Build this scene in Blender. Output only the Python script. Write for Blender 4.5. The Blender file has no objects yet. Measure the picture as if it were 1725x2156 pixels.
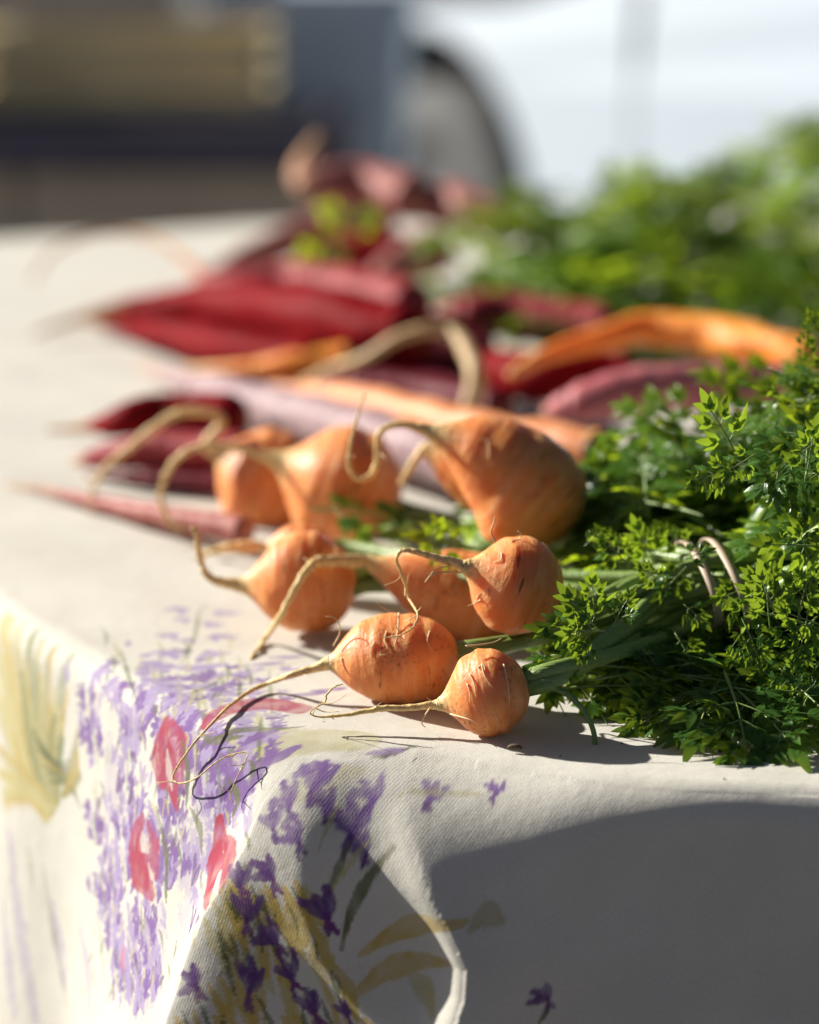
import bpy, math, random
import numpy as np
from mathutils import Vector, Matrix
from mathutils.bvhtree import BVHTree

random.seed(7); np.random.seed(7)
R = math.radians
scene = bpy.context.scene
C = scene.collection

# ------------------------------------------------------------------ camera, sky, sun, exposure
T = 0.75                      # table top height
CH = 0.27                     # camera height above the table
PITCH = R(12.98)
LENS, SENS = 80.0, 24.0
cam = bpy.data.cameras.new('camera'); camo = bpy.data.objects.new('camera', cam); C.objects.link(camo)
camo.location = (0, 0, T + CH); camo.rotation_euler = (math.pi / 2 - PITCH, 0, 0)
cam.sensor_fit = 'HORIZONTAL'; cam.sensor_width = SENS; cam.lens = LENS
cam.clip_start = 0.02; cam.clip_end = 500
cam.dof.use_dof = True; cam.dof.focus_distance = 0.885; cam.dof.aperture_fstop = 4.2
scene.camera = camo

SUN_EL = R(27); SUN_AZ = (-0.88, 0.475)
w = bpy.data.worlds.new('World'); scene.world = w; w.use_nodes = True
wn = w.node_tree.nodes; wl = w.node_tree.links
sky = wn.new('ShaderNodeTexSky'); sky.sky_type = 'NISHITA'; sky.sun_disc = False
sky.air_density = .30; sky.dust_density = .7; sky.ozone_density = .3; sky.sun_elevation = SUN_EL; sky.sun_rotation = math.atan2(SUN_AZ[0], SUN_AZ[1])
bg = wn['Background']; bg.inputs['Strength'].default_value = 0.05
wl.new(sky.outputs[0], bg.inputs['Color'])
sl = bpy.data.lights.new('sun', 'SUN'); so = bpy.data.objects.new('sun', sl); C.objects.link(so)
sl.energy = 5.0; sl.angle = R(0.5); sl.color = (1.0, 0.965, 0.88)
sd = Vector((SUN_AZ[0], SUN_AZ[1], 0)).normalized() * math.cos(SUN_EL) + Vector((0, 0, math.sin(SUN_EL)))
so.rotation_euler = sd.to_track_quat('Z', 'Y').to_euler(); so.location = (-3, 3, 4)
vs = scene.view_settings
vs.view_transform = 'Standard'; vs.look = 'None'; vs.gamma = 1; vs.use_curve_mapping = False
vs.exposure = 1.06
scene.cycles.use_denoising = True
scene.cycles.max_bounces = 8; scene.cycles.transparent_max_bounces = 8

# ------------------------------------------------------------------ measuring the photograph
FP = LENS / SENS * 1725.0
CAM = np.array([0, 0, T + CH]); FW = np.array([0, math.cos(PITCH), -math.sin(PITCH)]); UP = np.array([0, math.sin(PITCH), math.cos(PITCH)])
def ray(u, v): return FW + np.array([1., 0, 0]) * (u - 862.5) / FP + UP * (1078 - v) / FP
def atz(u, v, z=0.0):                    # the point at height z over the table seen at (u, v)
    d = ray(u, v); return CAM + d * ((z - CH) / d[2])
def aty(u, v, y):                        # the point at distance y seen at (u, v)
    d = ray(u, v); return CAM + d * (y / d[1])
def pxsize(p): return float(np.dot(np.asarray(p) - CAM, FW)) / FP   # metres per photo pixel there

# ------------------------------------------------------------------ helpers
def tagp(o, label=None, cat=None, group=None, kind=None):
    if label: o['label'] = label
    if cat: o['category'] = cat
    if group: o['group'] = group
    if kind: o['kind'] = kind
    return o
def empty(name, loc, label=None, cat=None, group=None):
    o = bpy.data.objects.new(name, None); C.objects.link(o); o.location = Vector(loc); o.empty_display_size = .01
    return tagp(o, label, cat, group)
def link(name, me, mat=None, parent=None, loc=None):
    o = bpy.data.objects.new(name, me); C.objects.link(o)
    if mat is not None and len(me.materials) == 0: me.materials.append(mat)
    if parent is not None:
        o.parent = parent
        pm = Vector((0, 0, 0)); q = parent
        while q is not None: pm += q.location; q = q.parent
        o.location = (Vector(loc) if loc is not None else Vector((0, 0, 0))) - pm
    elif loc is not None: o.location = Vector(loc)
    return o
def mesh(name, verts, faces, smooth=True):
    me = bpy.data.meshes.new(name)
    me.from_pydata([tuple(map(float, p)) for p in verts], [], [tuple(int(i) for i in f) for f in faces])
    if smooth: me.polygons.foreach_set('use_smooth', [True] * len(me.polygons))
    me.update(); return me
def catmull(P, n):
    P = np.asarray(P, float); P = np.vstack([2 * P[0] - P[1], P, 2 * P[-1] - P[-2]]); out = []
    for i in range(1, len(P) - 2):
        p0, p1, p2, p3 = P[i - 1], P[i], P[i + 1], P[i + 2]
        for k in range(n):
            t = k / n
            out.append(.5 * (2 * p1 + (p2 - p0) * t + (2 * p0 - 5 * p1 + 4 * p2 - p3) * t * t + (3 * p1 - p0 - 3 * p2 + p3) * t ** 3))
    out.append(P[-2]); return np.array(out)
def frames(P):
    tg = np.gradient(P, axis=0); tg /= np.linalg.norm(tg, axis=1)[:, None] + 1e-12
    a = np.array([0, 0, 1.]) if abs(tg[0][2]) < .9 else np.array([1., 0, 0])
    n = np.cross(tg[0], a); n /= np.linalg.norm(n); N = []; B = []
    for t in tg:
        n = n - t * np.dot(n, t); n /= np.linalg.norm(n) + 1e-12; N.append(n); B.append(np.cross(t, n))
    return tg, np.array(N), np.array(B)
def tube_arrays(P, rad, seg, wob=None):
    P = np.asarray(P); rad = np.asarray(rad); tg, N, B = frames(P); th = np.linspace(0, 2 * math.pi, seg, endpoint=False)
    rr = rad[:, None] * np.ones(seg)[None]
    if wob is not None: rr = rr * wob
    V = P[:, None, :] + rr[..., None] * (np.cos(th)[None, :, None] * N[:, None, :] + np.sin(th)[None, :, None] * B[:, None, :])
    return V, th
def tube_faces(n, seg, i0=0, caps=True):
    F = []
    for i in range(n - 1):
        for j in range(seg):
            k = (j + 1) % seg
            F.append((i0 + i * seg + j, i0 + i * seg + k, i0 + (i + 1) * seg + k, i0 + (i + 1) * seg + j))
    if caps:
        F.append(tuple(i0 + j for j in reversed(range(seg)))); F.append(tuple(i0 + (n - 1) * seg + j for j in range(seg)))
    return F
def tube(name, P, rad, seg, mat, parent, sub=6):
    Pc = catmull(np.column_stack([P, rad]), sub)
    V, th = tube_arrays(Pc[:, :3], np.maximum(Pc[:, 3], 5e-5), seg)
    org = Pc[0, :3]
    return link(name, mesh(name, V.reshape(-1, 3) - org, tube_faces(len(Pc), seg)), mat, parent, org)
def box(V, F, c, s, rot=0.0):
    c = np.asarray(c, float); h = np.asarray(s, float) / 2; b = len(V); ca, sa = math.cos(rot), math.sin(rot)
    for dz in (-1, 1):
        for dx, dy in ((-1, -1), (1, -1), (1, 1), (-1, 1)):
            x, y = dx * h[0], dy * h[1]
            V.append((c[0] + x * ca - y * sa, c[1] + x * sa + y * ca, c[2] + dz * h[2]))
    F += [(b, b + 3, b + 2, b + 1), (b + 4, b + 5, b + 6, b + 7), (b, b + 1, b + 5, b + 4), (b + 1, b + 2, b + 6, b + 5), (b + 2, b + 3, b + 7, b + 6), (b + 3, b, b + 4, b + 7)]
def boxmesh(name, s):
    V, F = [], []; box(V, F, (0, 0, 0), s); return mesh(name, V, F, False)

# ------------------------------------------------------------------ materials
def mat(name):
    m = bpy.data.materials.new(name); m.use_nodes = True
    nt = m.node_tree; return m, nt.nodes, nt.links, nt.nodes['Principled BSDF']
def noise(N, L, vec, scale, detail=4, rough=.55):
    n = N.new('ShaderNodeTexNoise'); n.inputs['Scale'].default_value = scale; n.inputs['Detail'].default_value = detail; n.inputs['Roughness'].default_value = rough
    if vec is not None: L.new(vec, n.inputs['Vector'])
    return n.outputs['Fac']
def ramp(N, L, fac, stops):
    r = N.new('ShaderNodeValToRGB'); e = r.color_ramp.elements
    while len(e) < len(stops): e.new(.5)
    for q, (p, c) in zip(e, stops): q.position = p; q.color = (c + (1,))[:4] if len(c) == 3 else c
    L.new(fac, r.inputs[0]); return r.outputs[0]
def mix(N, L, fac, a, b, typ='MIX'):
    m = N.new('ShaderNodeMix'); m.data_type = 'RGBA'; m.blend_type = typ
    for s, v in ((m.inputs[0], fac), (m.inputs[6], a), (m.inputs[7], b)):
        if hasattr(v, 'links'): L.new(v, s)
        elif isinstance(v, (int, float)): s.default_value = v
        else: s.default_value = tuple(v) + (1,)
    return m.outputs[2]
def bump(N, L, h, st, dist, normal=None):
    b = N.new('ShaderNodeBump'); b.inputs['Strength'].default_value = st; b.inputs['Distance'].default_value = dist
    L.new(h, b.inputs['Height'])
    if normal is not None: L.new(normal, b.inputs['Normal'])
    return b.outputs[0]
def attr(N, name):
    a = N.new('ShaderNodeAttribute'); a.attribute_name = name; return a
def vmath(N, L, a, sc):
    m = N.new('ShaderNodeVectorMath'); m.operation = 'MULTIPLY'; L.new(a, m.inputs[0]); m.inputs[1].default_value = sc; return m.outputs[0]

def carrot_mat(name, body, body2, tail, dirt=.5, sss=.75, rough=.44, spec=.22, radius=(.013, .0048, .0018), pale=(.80, .45, .26)):
    m, N, L, P = mat(name)
    cyl = attr(N, 'cyl').outputs['Vector']; tl = attr(N, 'tail').outputs['Fac']
    g = N.new('ShaderNodeNewGeometry').outputs['Position']
    base = mix(N, L, ramp(N, L, noise(N, L, g, 95, 3), [(.35, (0, 0, 0)), (.68, (1, 1, 1))]), body, body2)
    bands = noise(N, L, vmath(N, L, cyl, (.9, .9, 300)), 1.0, 3, .6)      # skin rings round the root
    base = mix(N, L, ramp(N, L, bands, [(.46, (0, 0, 0)), (.78, (.55, .55, .55))]), base, pale)
    lent = noise(N, L, vmath(N, L, cyl, (1.5, 1.5, 800)), 1.0, 2, .5)       # short dark cracks
    lf = ramp(N, L, lent, [(.29, (.85, .85, .85)), (.35, (0, 0, 0))])
    base = mix(N, L, lf, base, tuple(c * .30 for c in body))
    base = mix(N, L, tl, base, mix(N, L, ramp(N, L, noise(N, L, g, 500, 3), [(.4, (0, 0, 0)), (.6, (1, 1, 1))]), tail, tuple(c * .72 for c in tail)))
    sp = ramp(N, L, noise(N, L, g, 900, 4, .7), [(.54, (0, 0, 0)), (.64, (1, 1, 1))])
    area = ramp(N, L, noise(N, L, g, 75, 3), [(.46, (0, 0, 0)), (.66, (dirt, dirt, dirt))])
    base = mix(N, L, mix(N, L, 1.0, sp, area, 'MULTIPLY'), base, (.10, .055, .03))
    L.new(base, P.inputs['Base Color'])
    P.inputs['Roughness'].default_value = rough; P.inputs['Specular IOR Level'].default_value = spec
    sw = N.new('ShaderNodeMapRange'); L.new(tl, sw.inputs[0]); sw.inputs[3].default_value = sss; sw.inputs[4].default_value = .04; L.new(sw.outputs[0], P.inputs['Subsurface Weight']); P.inputs['Subsurface Radius'].default_value = radius; P.inputs['Subsurface Scale'].default_value = 1.0
    b1 = bump(N, L, bands, .45, .0012)
    b2 = bump(N, L, lent, .4, .0008, b1)
    L.new(bump(N, L, noise(N, L, g, 520, 4, .65), .40, .0007, b2), P.inputs['Normal'])
    return m
M_ORANGE = carrot_mat('round_carrot_skin', (.72, .285, .092), (.68, .215, .060), (.84, .60, .26), .9, pale=(.80, .46, .23))
M_LONGO = carrot_mat('orange_carrot_skin', (.78, .24, .03), (.80, .33, .05), (.66, .44, .16), .4, pale=(.80, .40, .10))
M_PEACH = carrot_mat('peach_carrot_skin', (.62, .25, .10), (.58, .20, .07), (.62, .42, .20), .4, pale=(.66, .36, .20))
M_RED = carrot_mat('red_carrot_skin', (.19, .006, .008), (.14, .005, .010), (.50, .26, .11), .08, .04, .42, .012, pale=(.26, .018, .012))
M_PLUM = carrot_mat('plum_carrot_skin', (.085, .008, .016), (.12, .013, .02), (.46, .26, .14), .10, .02, .40, .05, pale=(.17, .03, .035))
M_PINK = carrot_mat('pink_carrot_skin', (.27, .032, .036), (.22, .024, .032), (.56, .32, .18), .4, .04, .42, .05, pale=(.50, .19, .165))
M_VIOLET = carrot_mat('violet_carrot_skin', (.36, .255, .26), (.27, .17, .185), (.50, .32, .22), .4, .02, .42, .06, pale=(.54, .44, .43))
M_ROSE = carrot_mat('rose_carrot_skin', (.46, .13, .14), (.38, .09, .10), (.56, .32, .18), .4, .04, .42, .12, pale=(.70, .40, .37))
M_DUST = carrot_mat('dusty_carrot_skin', (.36, .12, .10), (.28, .075, .07), (.56, .34, .18), .5, .04, .45, .10, pale=(.58, .34, .28))
M_TAN = carrot_mat('tan_root_skin', (.60, .36, .14), (.54, .28, .10), (.62, .42, .20), .4)

def leaf_mat(name, a, b, trans, gloss=.38):
    m, N, L, P = mat(name)
    oi = N.new('ShaderNodeObjectInfo'); g = N.new('ShaderNodeNewGeometry')
    col = mix(N, L, oi.outputs['Random'], a, b)
    col = mix(N, L, noise(N, L, g.outputs['Position'], 160, 3), col, tuple(min(1, c * 1.5) for c in b))
    L.new(col, P.inputs['Base Color']); P.inputs['Roughness'].default_value = gloss; P.inputs['Specular IOR Level'].default_value = .28
    L.new(bump(N, L, noise(N, L, g.outputs['Position'], 1400, 2), .3, .0003), P.inputs['Normal'])
    t = N.new('ShaderNodeBsdfTranslucent'); L.new(mix(N, L, oi.outputs['Random'], tuple(c * .55 for c in trans), trans), t.inputs['Color'])
    ms = N.new('ShaderNodeMixShader'); ms.inputs[0].default_value = .52
    L.new(P.outputs[0], ms.inputs[1]); L.new(t.outputs[0], ms.inputs[2]); L.new(ms.outputs[0], N['Material Output'].inputs['Surface'])
    return m
M_LEAF = leaf_mat('carrot_leaf', (.040, .10, .022), (.085, .17, .024), (.66, .84, .030), .27)
M_LEAFD = leaf_mat('shade_toned_leaf', (.036, .095, .022), (.062, .140, .025), (.34, .48, .025), .28)  # darker, duller leaf copy: shade on the front sprigs put into the colour
def stalk_mat():
    m, N, L, P = mat('leaf_stalk_skin')
    g = N.new('ShaderNodeNewGeometry'); tl = attr(N, 'along').outputs['Fac']
    c = mix(N, L, noise(N, L, vmath(N, L, g.outputs['Position'], (90, 90, 500)), 1, 3), (.24, .31, .085), (.13, .22, .045))
    L.new(c, P.inputs['Base Color']); P.inputs['Roughness'].default_value = .4
    P.inputs['Subsurface Weight'].default_value = .15; P.inputs['Subsurface Radius'].default_value = (.003, .005, .001)
    L.new(bump(N, L, noise(N, L, vmath(N, L, g.outputs['Position'], (40, 1100, 1100)), 1, 2), .6, .0008), P.inputs['Normal'])
    return m
M_STALK = stalk_mat()
def plain(name, col, rough=.6, nscale=None, amt=.35, metal=0, sub=0):
    m, N, L, P = mat(name)
    if nscale:
        g = N.new('ShaderNodeNewGeometry')
        L.new(mix(N, L, noise(N, L, g.outputs['Position'], nscale), tuple(c * (1 - amt) for c in col), tuple(min(1, c * (1 + amt)) for c in col)), P.inputs['Base Color'])
    else: P.inputs['Base Color'].default_value = col + (1,)
    P.inputs['Roughness'].default_value = rough; P.inputs['Metallic'].default_value = metal
    P.inputs['Subsurface Weight'].default_value = sub; P.inputs['Subsurface Radius'].default_value = (.004, .003, .002)
    return m
M_HAIR = plain('rootlet_skin', (.74, .52, .26), .6, 600)
M_BAND = plain('beige_rubber', (.46, .34, .24), .55, 300, .15, sub=.1)
M_HUSK = plain('brown_husk', (.10, .055, .03), .8, 900)

# ------------------------------------------------------------------ ground
def ground():
    m, N, L, P = mat('asphalt'); g = N.new('ShaderNodeNewGeometry').outputs['Position']
    L.new(mix(N, L, noise(N, L, g, 3, 6), (.045, .045, .042), (.085, .08, .072)), P.inputs['Base Color']); P.inputs['Roughness'].default_value = .9
    L.new(bump(N, L, noise(N, L, g, 120, 4), .5, .01), P.inputs['Normal'])
    o = link('ground', mesh('ground', [(-200, -200, 0), (200, -200, 0), (200, 200, 0), (-200, 200, 0)], [(0, 1, 2, 3)], False), m)
    tagp(o, 'dark asphalt ground beyond the table', kind='structure')
ground()

# ------------------------------------------------------------------ table and cloth
EDGE_PX = [(1725, 1650), (1290, 1636), (980, 1624), (790, 1604), (610, 1566), (430, 1490), (215, 1365), (0, 1235)]
pts = [atz(*e)[:2] for e in EDGE_PX]
far_l = atz(0, 505)[:2]; far_m = atz(560, 472)[:2]
d0 = (pts[0] - pts[1]) / np.linalg.norm(pts[0] - pts[1])
outline = [pts[0] + d0 * .62, pts[0] + d0 * .40, pts[0] + d0 * .15] + pts + [np.array([-.235, 1.25]), np.array([-.31, 1.50]), np.array([-.37, 1.78])]
fl = far_l + np.array([-.055, -.03])
outline += [fl, far_l, far_m]
dm = (far_m - far_l) / np.linalg.norm(far_m - far_l)
outline += [far_m + dm * .45, far_m + dm * .85, np.array([.98, 2.1]), np.array([1.0, 1.4]), np.array([.92, .8])]
outline = np.array(outline)
i_corner = 3 + 4
def closed_catmull(P, n):
    m = len(P); out = []
    for i in range(m):
        p0, p1, p2, p3 = P[(i - 1) % m], P[i], P[(i + 1) % m], P[(i + 2) % m]
        for k in range(n):
            t = k / n
            out.append(.5 * (2 * p1 + (p2 - p0) * t + (2 * p0 - 5 * p1 + 4 * p2 - p3) * t * t + (3 * p1 - p0 - 3 * p2 + p3) * t ** 3))
    return np.array(out)
dense = closed_catmull(outline, 60)
for _ in range(60): dense = (np.roll(dense, 1, 0) + 2 * dense + np.roll(dense, -1, 0)) / 4
seglen = np.linalg.norm(np.roll(dense, -1, 0) - dense, axis=1); cum = np.concatenate([[0], np.cumsum(seglen)])
s_corner = cum[i_corner * 60]; PER = cum[-1]
def outl(s):
    s = np.mod(s + s_corner, PER); x = np.interp(s, cum, np.append(dense[:, 0], dense[0, 0])); y = np.interp(s, cum, np.append(dense[:, 1], dense[0, 1]))
    return np.stack([x, y], -1)
# s grows from the corner along the left side; the front edge has negative s
sv = np.concatenate([np.linspace(-.30, -.20, 50, endpoint=False), np.linspace(-.20, .10, 540, endpoint=False), np.linspace(.10, .42, 260, endpoint=False), np.linspace(.42, PER - .30, 220, endpoint=False)])
Oc = outl(sv); e = 2e-3
tgv = outl(sv + e) - outl(sv - e); tgv /= np.linalg.norm(tgv, axis=1)[:, None]
nv = np.stack([-tgv[:, 1], tgv[:, 0]], -1)
cen = np.array([.30, 1.45])
if np.mean(np.sum(nv * (Oc - cen), 1)) < 0: nv = -nv
inw = cen - Oc; inl = np.linalg.norm(inw, axis=1); inw /= inl[:, None]
RAD = .011                                        # rounding of the table edge
wtop = np.concatenate([-np.linspace(1, 0, 26, endpoint=False) ** 1.0])   # fractions, coarse interior
rows = []                                         # (x, y, z, U, V) per row
ns = len(sv)
ANG = np.linspace(0, math.pi / 2, 34)
RS = RAD + .026 * np.exp(-((sv + .050) / .042) ** 2) + .0018 * (1 + np.sin(sv * 55)) * np.exp(-((sv + .1) / .12) ** 2)
k0 = .16                                          # fine top band, metres inward from the edge
for f in np.linspace(1.0, 0.0, 34, endpoint=False):
    dist = k0 + (inl - k0) * f * .995
    p = Oc + inw * dist[:, None]; z = np.zeros(ns)
    rows.append((p[:, 0], p[:, 1], z, p[:, 0], p[:, 1]))
for dist in np.linspace(k0, 0, 200, endpoint=False):
    dd_ = dist + (RS - RAD) * (1 - dist / k0); p = Oc + inw * dist + (-nv) * ((RS - RAD) * (1 - dist / k0))[:, None]; rows.append((p[:, 0], p[:, 1], np.zeros(ns), p[:, 0], p[:, 1]))
def sm(x): x = np.clip(x, 0, 1); return x * x * (3 - 2 * x)
# crest lines (photo points), width to the left, to the right, height, growth
CRESTS = [([(590, 1640), (550, 1690), (519, 1770), (482, 1840), (427, 1925), (385, 2015), (358, 2106), (342, 2160)], .010, .022, .029, 1.0),
          ([(640, 1690), (643, 1760), (650, 1890), (680, 2008), (735, 2088), (800, 2160)], .010, .011, .0110, .8),
          ([(815, 1660), (835, 1730), (868, 1810), (905, 1890), (950, 1970), (978, 2050), (975, 2110), (962, 2160)], .0105, .024, .0330, 1.1)]
def base_flare(s, t): return .20 * t * np.exp(-((s - .005) / .075) ** 2) + .05 * t
def grow(t, A, pw): return A * np.minimum(np.clip(t / .10, 0, 3), 1.6) ** pw
def crest_path(px, A, pw):
    S, Tt = np.meshgrid(np.linspace(-.14, .08, 300), np.linspace(.0, .14, 200), indexing='ij'); s_ = S.ravel(); t_ = Tt.ravel()
    o = outl(s_); d = outl(s_ + 2e-3) - outl(s_ - 2e-3); d /= np.linalg.norm(d, axis=1)[:, None]; n = np.stack([-d[:, 1], d[:, 0]], -1)
    if np.mean(np.sum(n * (o - np.array([.3, 1.45])), 1)) < 0: n = -n
    p = o + n * (np.minimum(t_, .011) * 1.0 + base_flare(s_, t_) + grow(t_, A, pw))[:, None]
    q = np.column_stack([p, T - t_]) - CAM; dep = q @ FW; u = 862.5 + FP * q[:, 0] / dep; v = 1078 - FP * (q @ UP) / dep
    out = []
    for (a, b) in px:
        k = np.argmin((u - a) ** 2 + (v - b) ** 2); out.append((t_[k], s_[k]))
    out = sorted(out); return np.array([x[0] for x in out]), np.array([x[1] for x in out])
FOLDS = [crest_path(px, A, pw) + (wl_, wr_, A, pw) for px, wl_, wr_, A, pw in CRESTS]
def folds(s, t):
    """outward swing of the hanging cloth at drop t; three folds gather at the corner"""
    k = np.clip(t / .10, 0, 3); o = base_flare(s, t)
    for (tt, ss, wl_, wr_, A, pw) in FOLDS:
        x = s - np.interp(t, tt, ss); wd = np.where(x > 0, wl_, wr_) * (.8 + .25 * np.minimum(k, 1.6))
        o = o + grow(t, A, pw) * np.exp(-np.abs(np.sqrt(x * x + 4e-6) / wd) ** 1.5)
    o = o + .0060 * k * np.sin(s * 58 + 14 * t + 1.0) * sm((-.10 - s) / .06) + .0018 * k * np.sin(s * 150 + 2) * sm((-.10 - s) / .05) + .002 * k * np.sin(s * 40 + .4) * sm((s - .09) / .08)
    return o
for a in ANG[1:]:
    o = RS * math.sin(a) - (RS - RAD); zz = -RS * (1 - math.cos(a)); arc = RS * a - (RS - RAD)
    ex = folds(sv, -zz); p = Oc + nv * (o + ex)[:, None]; q = Oc + nv * arc[:, None]
    rows.append((p[:, 0], p[:, 1], zz, q[:, 0], q[:, 1]))
for dz in list(np.linspace(.0007, .135, 215)) + list(np.linspace(.14, .30, 30)):
    t = RS + dz; ex = folds(sv, t)
    p = Oc + nv * (RAD + ex)[:, None]; q = Oc + nv * (RS * (math.pi / 2 - 1) + RAD + dz)[:, None]
    rows.append((p[:, 0], p[:, 1], -t, q[:, 0], q[:, 1]))
G = np.array(rows).transpose(0, 2, 1)             # rows, ns, 5
nr = len(G)
# a slow unevenness of the lying cloth, and soft sag at the corner
X, Y = G[..., 0], G[..., 1]
lie = (.0009 * np.sin(X * 31 + Y * 17) + .0008 * np.sin(X * -23 + Y * 41 + 2) + .0005 * np.sin(X * 90 + Y * 60 + 1)) * (G[..., 2] > -.002)
G[..., 2] += lie * .6
cv = G[..., :3].reshape(-1, 3).copy(); cv[:, 2] += T; cuv = G[..., 3:5].reshape(-1, 2)
idx = np.arange(nr * ns).reshape(nr, ns)
a_ = idx[:-1]; b_ = idx[1:]
quads = np.stack([a_, np.roll(a_, -1, 1), np.roll(b_, -1, 1), b_], -1).reshape(-1, 4)
cme = bpy.data.meshes.new('tablecloth')
cme.vertices.add(len(cv)); cme.vertices.foreach_set('co', cv.ravel())
cme.loops.add(quads.size); cme.loops.foreach_set('vertex_index', quads.ravel().astype(np.int32))
cme.polygons.add(len(quads)); cme.polygons.foreach_set('loop_start', np.arange(0, quads.size, 4, dtype=np.int32))
cme.update(calc_edges=True); cme.validate()
cme.polygons.foreach_set('use_smooth', np.ones(len(cme.polygons), bool))
bvh = BVHTree.FromPolygons(cv.tolist(), quads.tolist())
def cloth_at(u, v):
    d = Vector(ray(u, v)).normalized(); loc, nrm, fi, dist = bvh.ray_cast(Vector(CAM), d)
    if fi is None: return None
    q = quads[fi]; dd = np.linalg.norm(cv[q] - np.array(loc), axis=1); wgt = 1 / (dd + 1e-6); wgt /= wgt.sum()
    return (cuv[q] * wgt[:, None]).sum(0)

def cloth_pt(u, v, lift=.002):           # a point hanging just in front of the cloth
    d = Vector(ray(u, v)).normalized(); loc, nrm, fi, dist = bvh.ray_cast(Vector(CAM), d)
    return np.array(loc) - np.array(d) * lift

# the print: strokes laid on the cloth in the cloth's own flat coordinates (metres)
col = np.tile(np.array([.75, .715, .63]), (len(cv), 1))
def vnoise(p, sc, seed):
    rs = np.random.RandomState(seed); tab = rs.rand(64, 64); q = p * sc; i = np.floor(q).astype(int); f = q - i; f = f * f * (3 - 2 * f)
    g = lambda a, b: tab[(i[:, 0] + a) % 64, (i[:, 1] + b) % 64]
    return (g(0, 0) * (1 - f[:, 0]) + g(1, 0) * f[:, 0]) * (1 - f[:, 1]) + (g(0, 1) * (1 - f[:, 0]) + g(1, 1) * f[:, 0]) * f[:, 1]
edge_n = vnoise(cuv, 420, 1) - .5; edge_n2 = vnoise(cuv, 1100, 2) - .5; wash = vnoise(cuv, 260, 3)
hatch = np.sin(cuv[:, 0] * 5200 + cuv[:, 1] * 2600) * .5 + .5
def stroke(P, wd, colr, alpha=.9, taper=(.25, 1.0, .25), rough=.17, dry=0.0):
    """a brush stroke: polyline in cloth metres, half width wd (m), taper at both ends"""
    P = np.asarray(P, float)
    if len(P) > 2: P = catmull(P, 5)
    lo = P.min(0) - wd * 2; hi = P.max(0) + wd * 2
    sel = np.where((cuv[:, 0] > lo[0]) & (cuv[:, 0] < hi[0]) & (cuv[:, 1] > lo[1]) & (cuv[:, 1] < hi[1]))[0]
    if len(sel) == 0: return
    q = cuv[sel]; best = np.full(len(sel), 9.); bt = np.zeros(len(sel))
    L_ = np.concatenate([[0], np.cumsum(np.linalg.norm(np.diff(P, axis=0), axis=1))]); tot = L_[-1] + 1e-9
    for i in range(len(P) - 1):
        d = P[i + 1] - P[i]; l2 = d @ d + 1e-12; tt = np.clip(((q - P[i]) @ d) / l2, 0, 1)
        dd = np.linalg.norm(q - P[i] - tt[:, None] * d, axis=1); m = dd < best; best[m] = dd[m]; bt[m] = ((L_[i] + tt * math.sqrt(l2)) / tot)[m]
    ww = np.interp(bt, [0, .5, 1], [wd * taper[0], wd * taper[1], wd * taper[2]])
    x = best / (ww + 1e-9) + edge_n[sel] * rough + edge_n2[sel] * rough * .6
    a = alpha * sm((1.12 - x) / .22) * (.62 + .50 * wash[sel])
    if dry > 0: a = a * np.where(hatch[sel] > dry, 1, .25)
    a = np.clip(a, 0, 1)[:, None]
    col[sel] = col[sel] * (1 - a) + np.array(colr) * a
def pstroke(px, wd, colr, **k):
    P = [cloth_at(*p) for p in px]; P = [p for p in P if p is not None]
    if len(P) >= 2:
        P = np.array(P)
        if np.max(np.linalg.norm(np.diff(P, axis=0), axis=1)) < .09: stroke(P, wd, colr, **k)
PUR = (.235, .125, .36); PURD = (.15, .055, .24); LIL = (.42, .33, .54); RED = (.43, .040, .085); OLV = (.15, .16, .06)
YEL = (.62, .44, .10); PYEL = (.62, .55, .27); BEI = (.52, .47, .25); ROSE = (.62, .22, .26); GRN = (.22, .26, .13)
rnd = random.Random(11)
def petal(p, ang, ln, wd, colr, al=.9): stroke([p, p + np.array([math.cos(ang), math.sin(ang)]) * ln * .5, p + np.array([math.cos(ang + .15), math.sin(ang + .15)]) * ln], wd, colr, alpha=al, taper=(.45, 1.0, .6))
def floret(p, ang, size, colr, n=3):
    for i in range(n): petal(np.asarray(p), ang + (i - (n - 1) / 2) * .62 + rnd.uniform(-.12, .12), size * rnd.uniform(.75, 1.1), size * .21, colr)
def sprig(px, size, n, dens=1.0, colr=PUR, stem=OLV):
    P = [cloth_at(*p) for p in px]
    if any(p is None for p in P): return
    P = catmull(np.array(P), 8); stroke(P[::4], .0009, stem, alpha=.75)
    for i in range(n):
        f = i / max(1, n - 1); p = P[int(f * (len(P) - 1) * .75)]; d = P[min(len(P) - 1, int(f * (len(P) - 2)) + 1)] - P[int(f * (len(P) - 2))]
        a = math.atan2(d[1], d[0]) + math.pi
        nn = np.array([-d[1], d[0]]) / (np.linalg.norm(d) + 1e-9)
        for sd_ in (-1, 1): floret(p - nn * sd_ * size * .55 + np.array([rnd.uniform(-1, 1), rnd.uniform(-1, 1)]) * size * .2, a + sd_ * rnd.uniform(.5, 1.0), size * rnd.uniform(.7, 1.1), colr if rnd.random() < .65 else LIL, 3)
# pale washes
pstroke([(450, 1575), (560, 1562), (660, 1555), (750, 1558)], .0100, BEI, alpha=.75, taper=(.7, 1, .8))
pstroke([(600, 1690), (680, 1640), (760, 1625)], .006, PYEL, alpha=.4)
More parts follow.
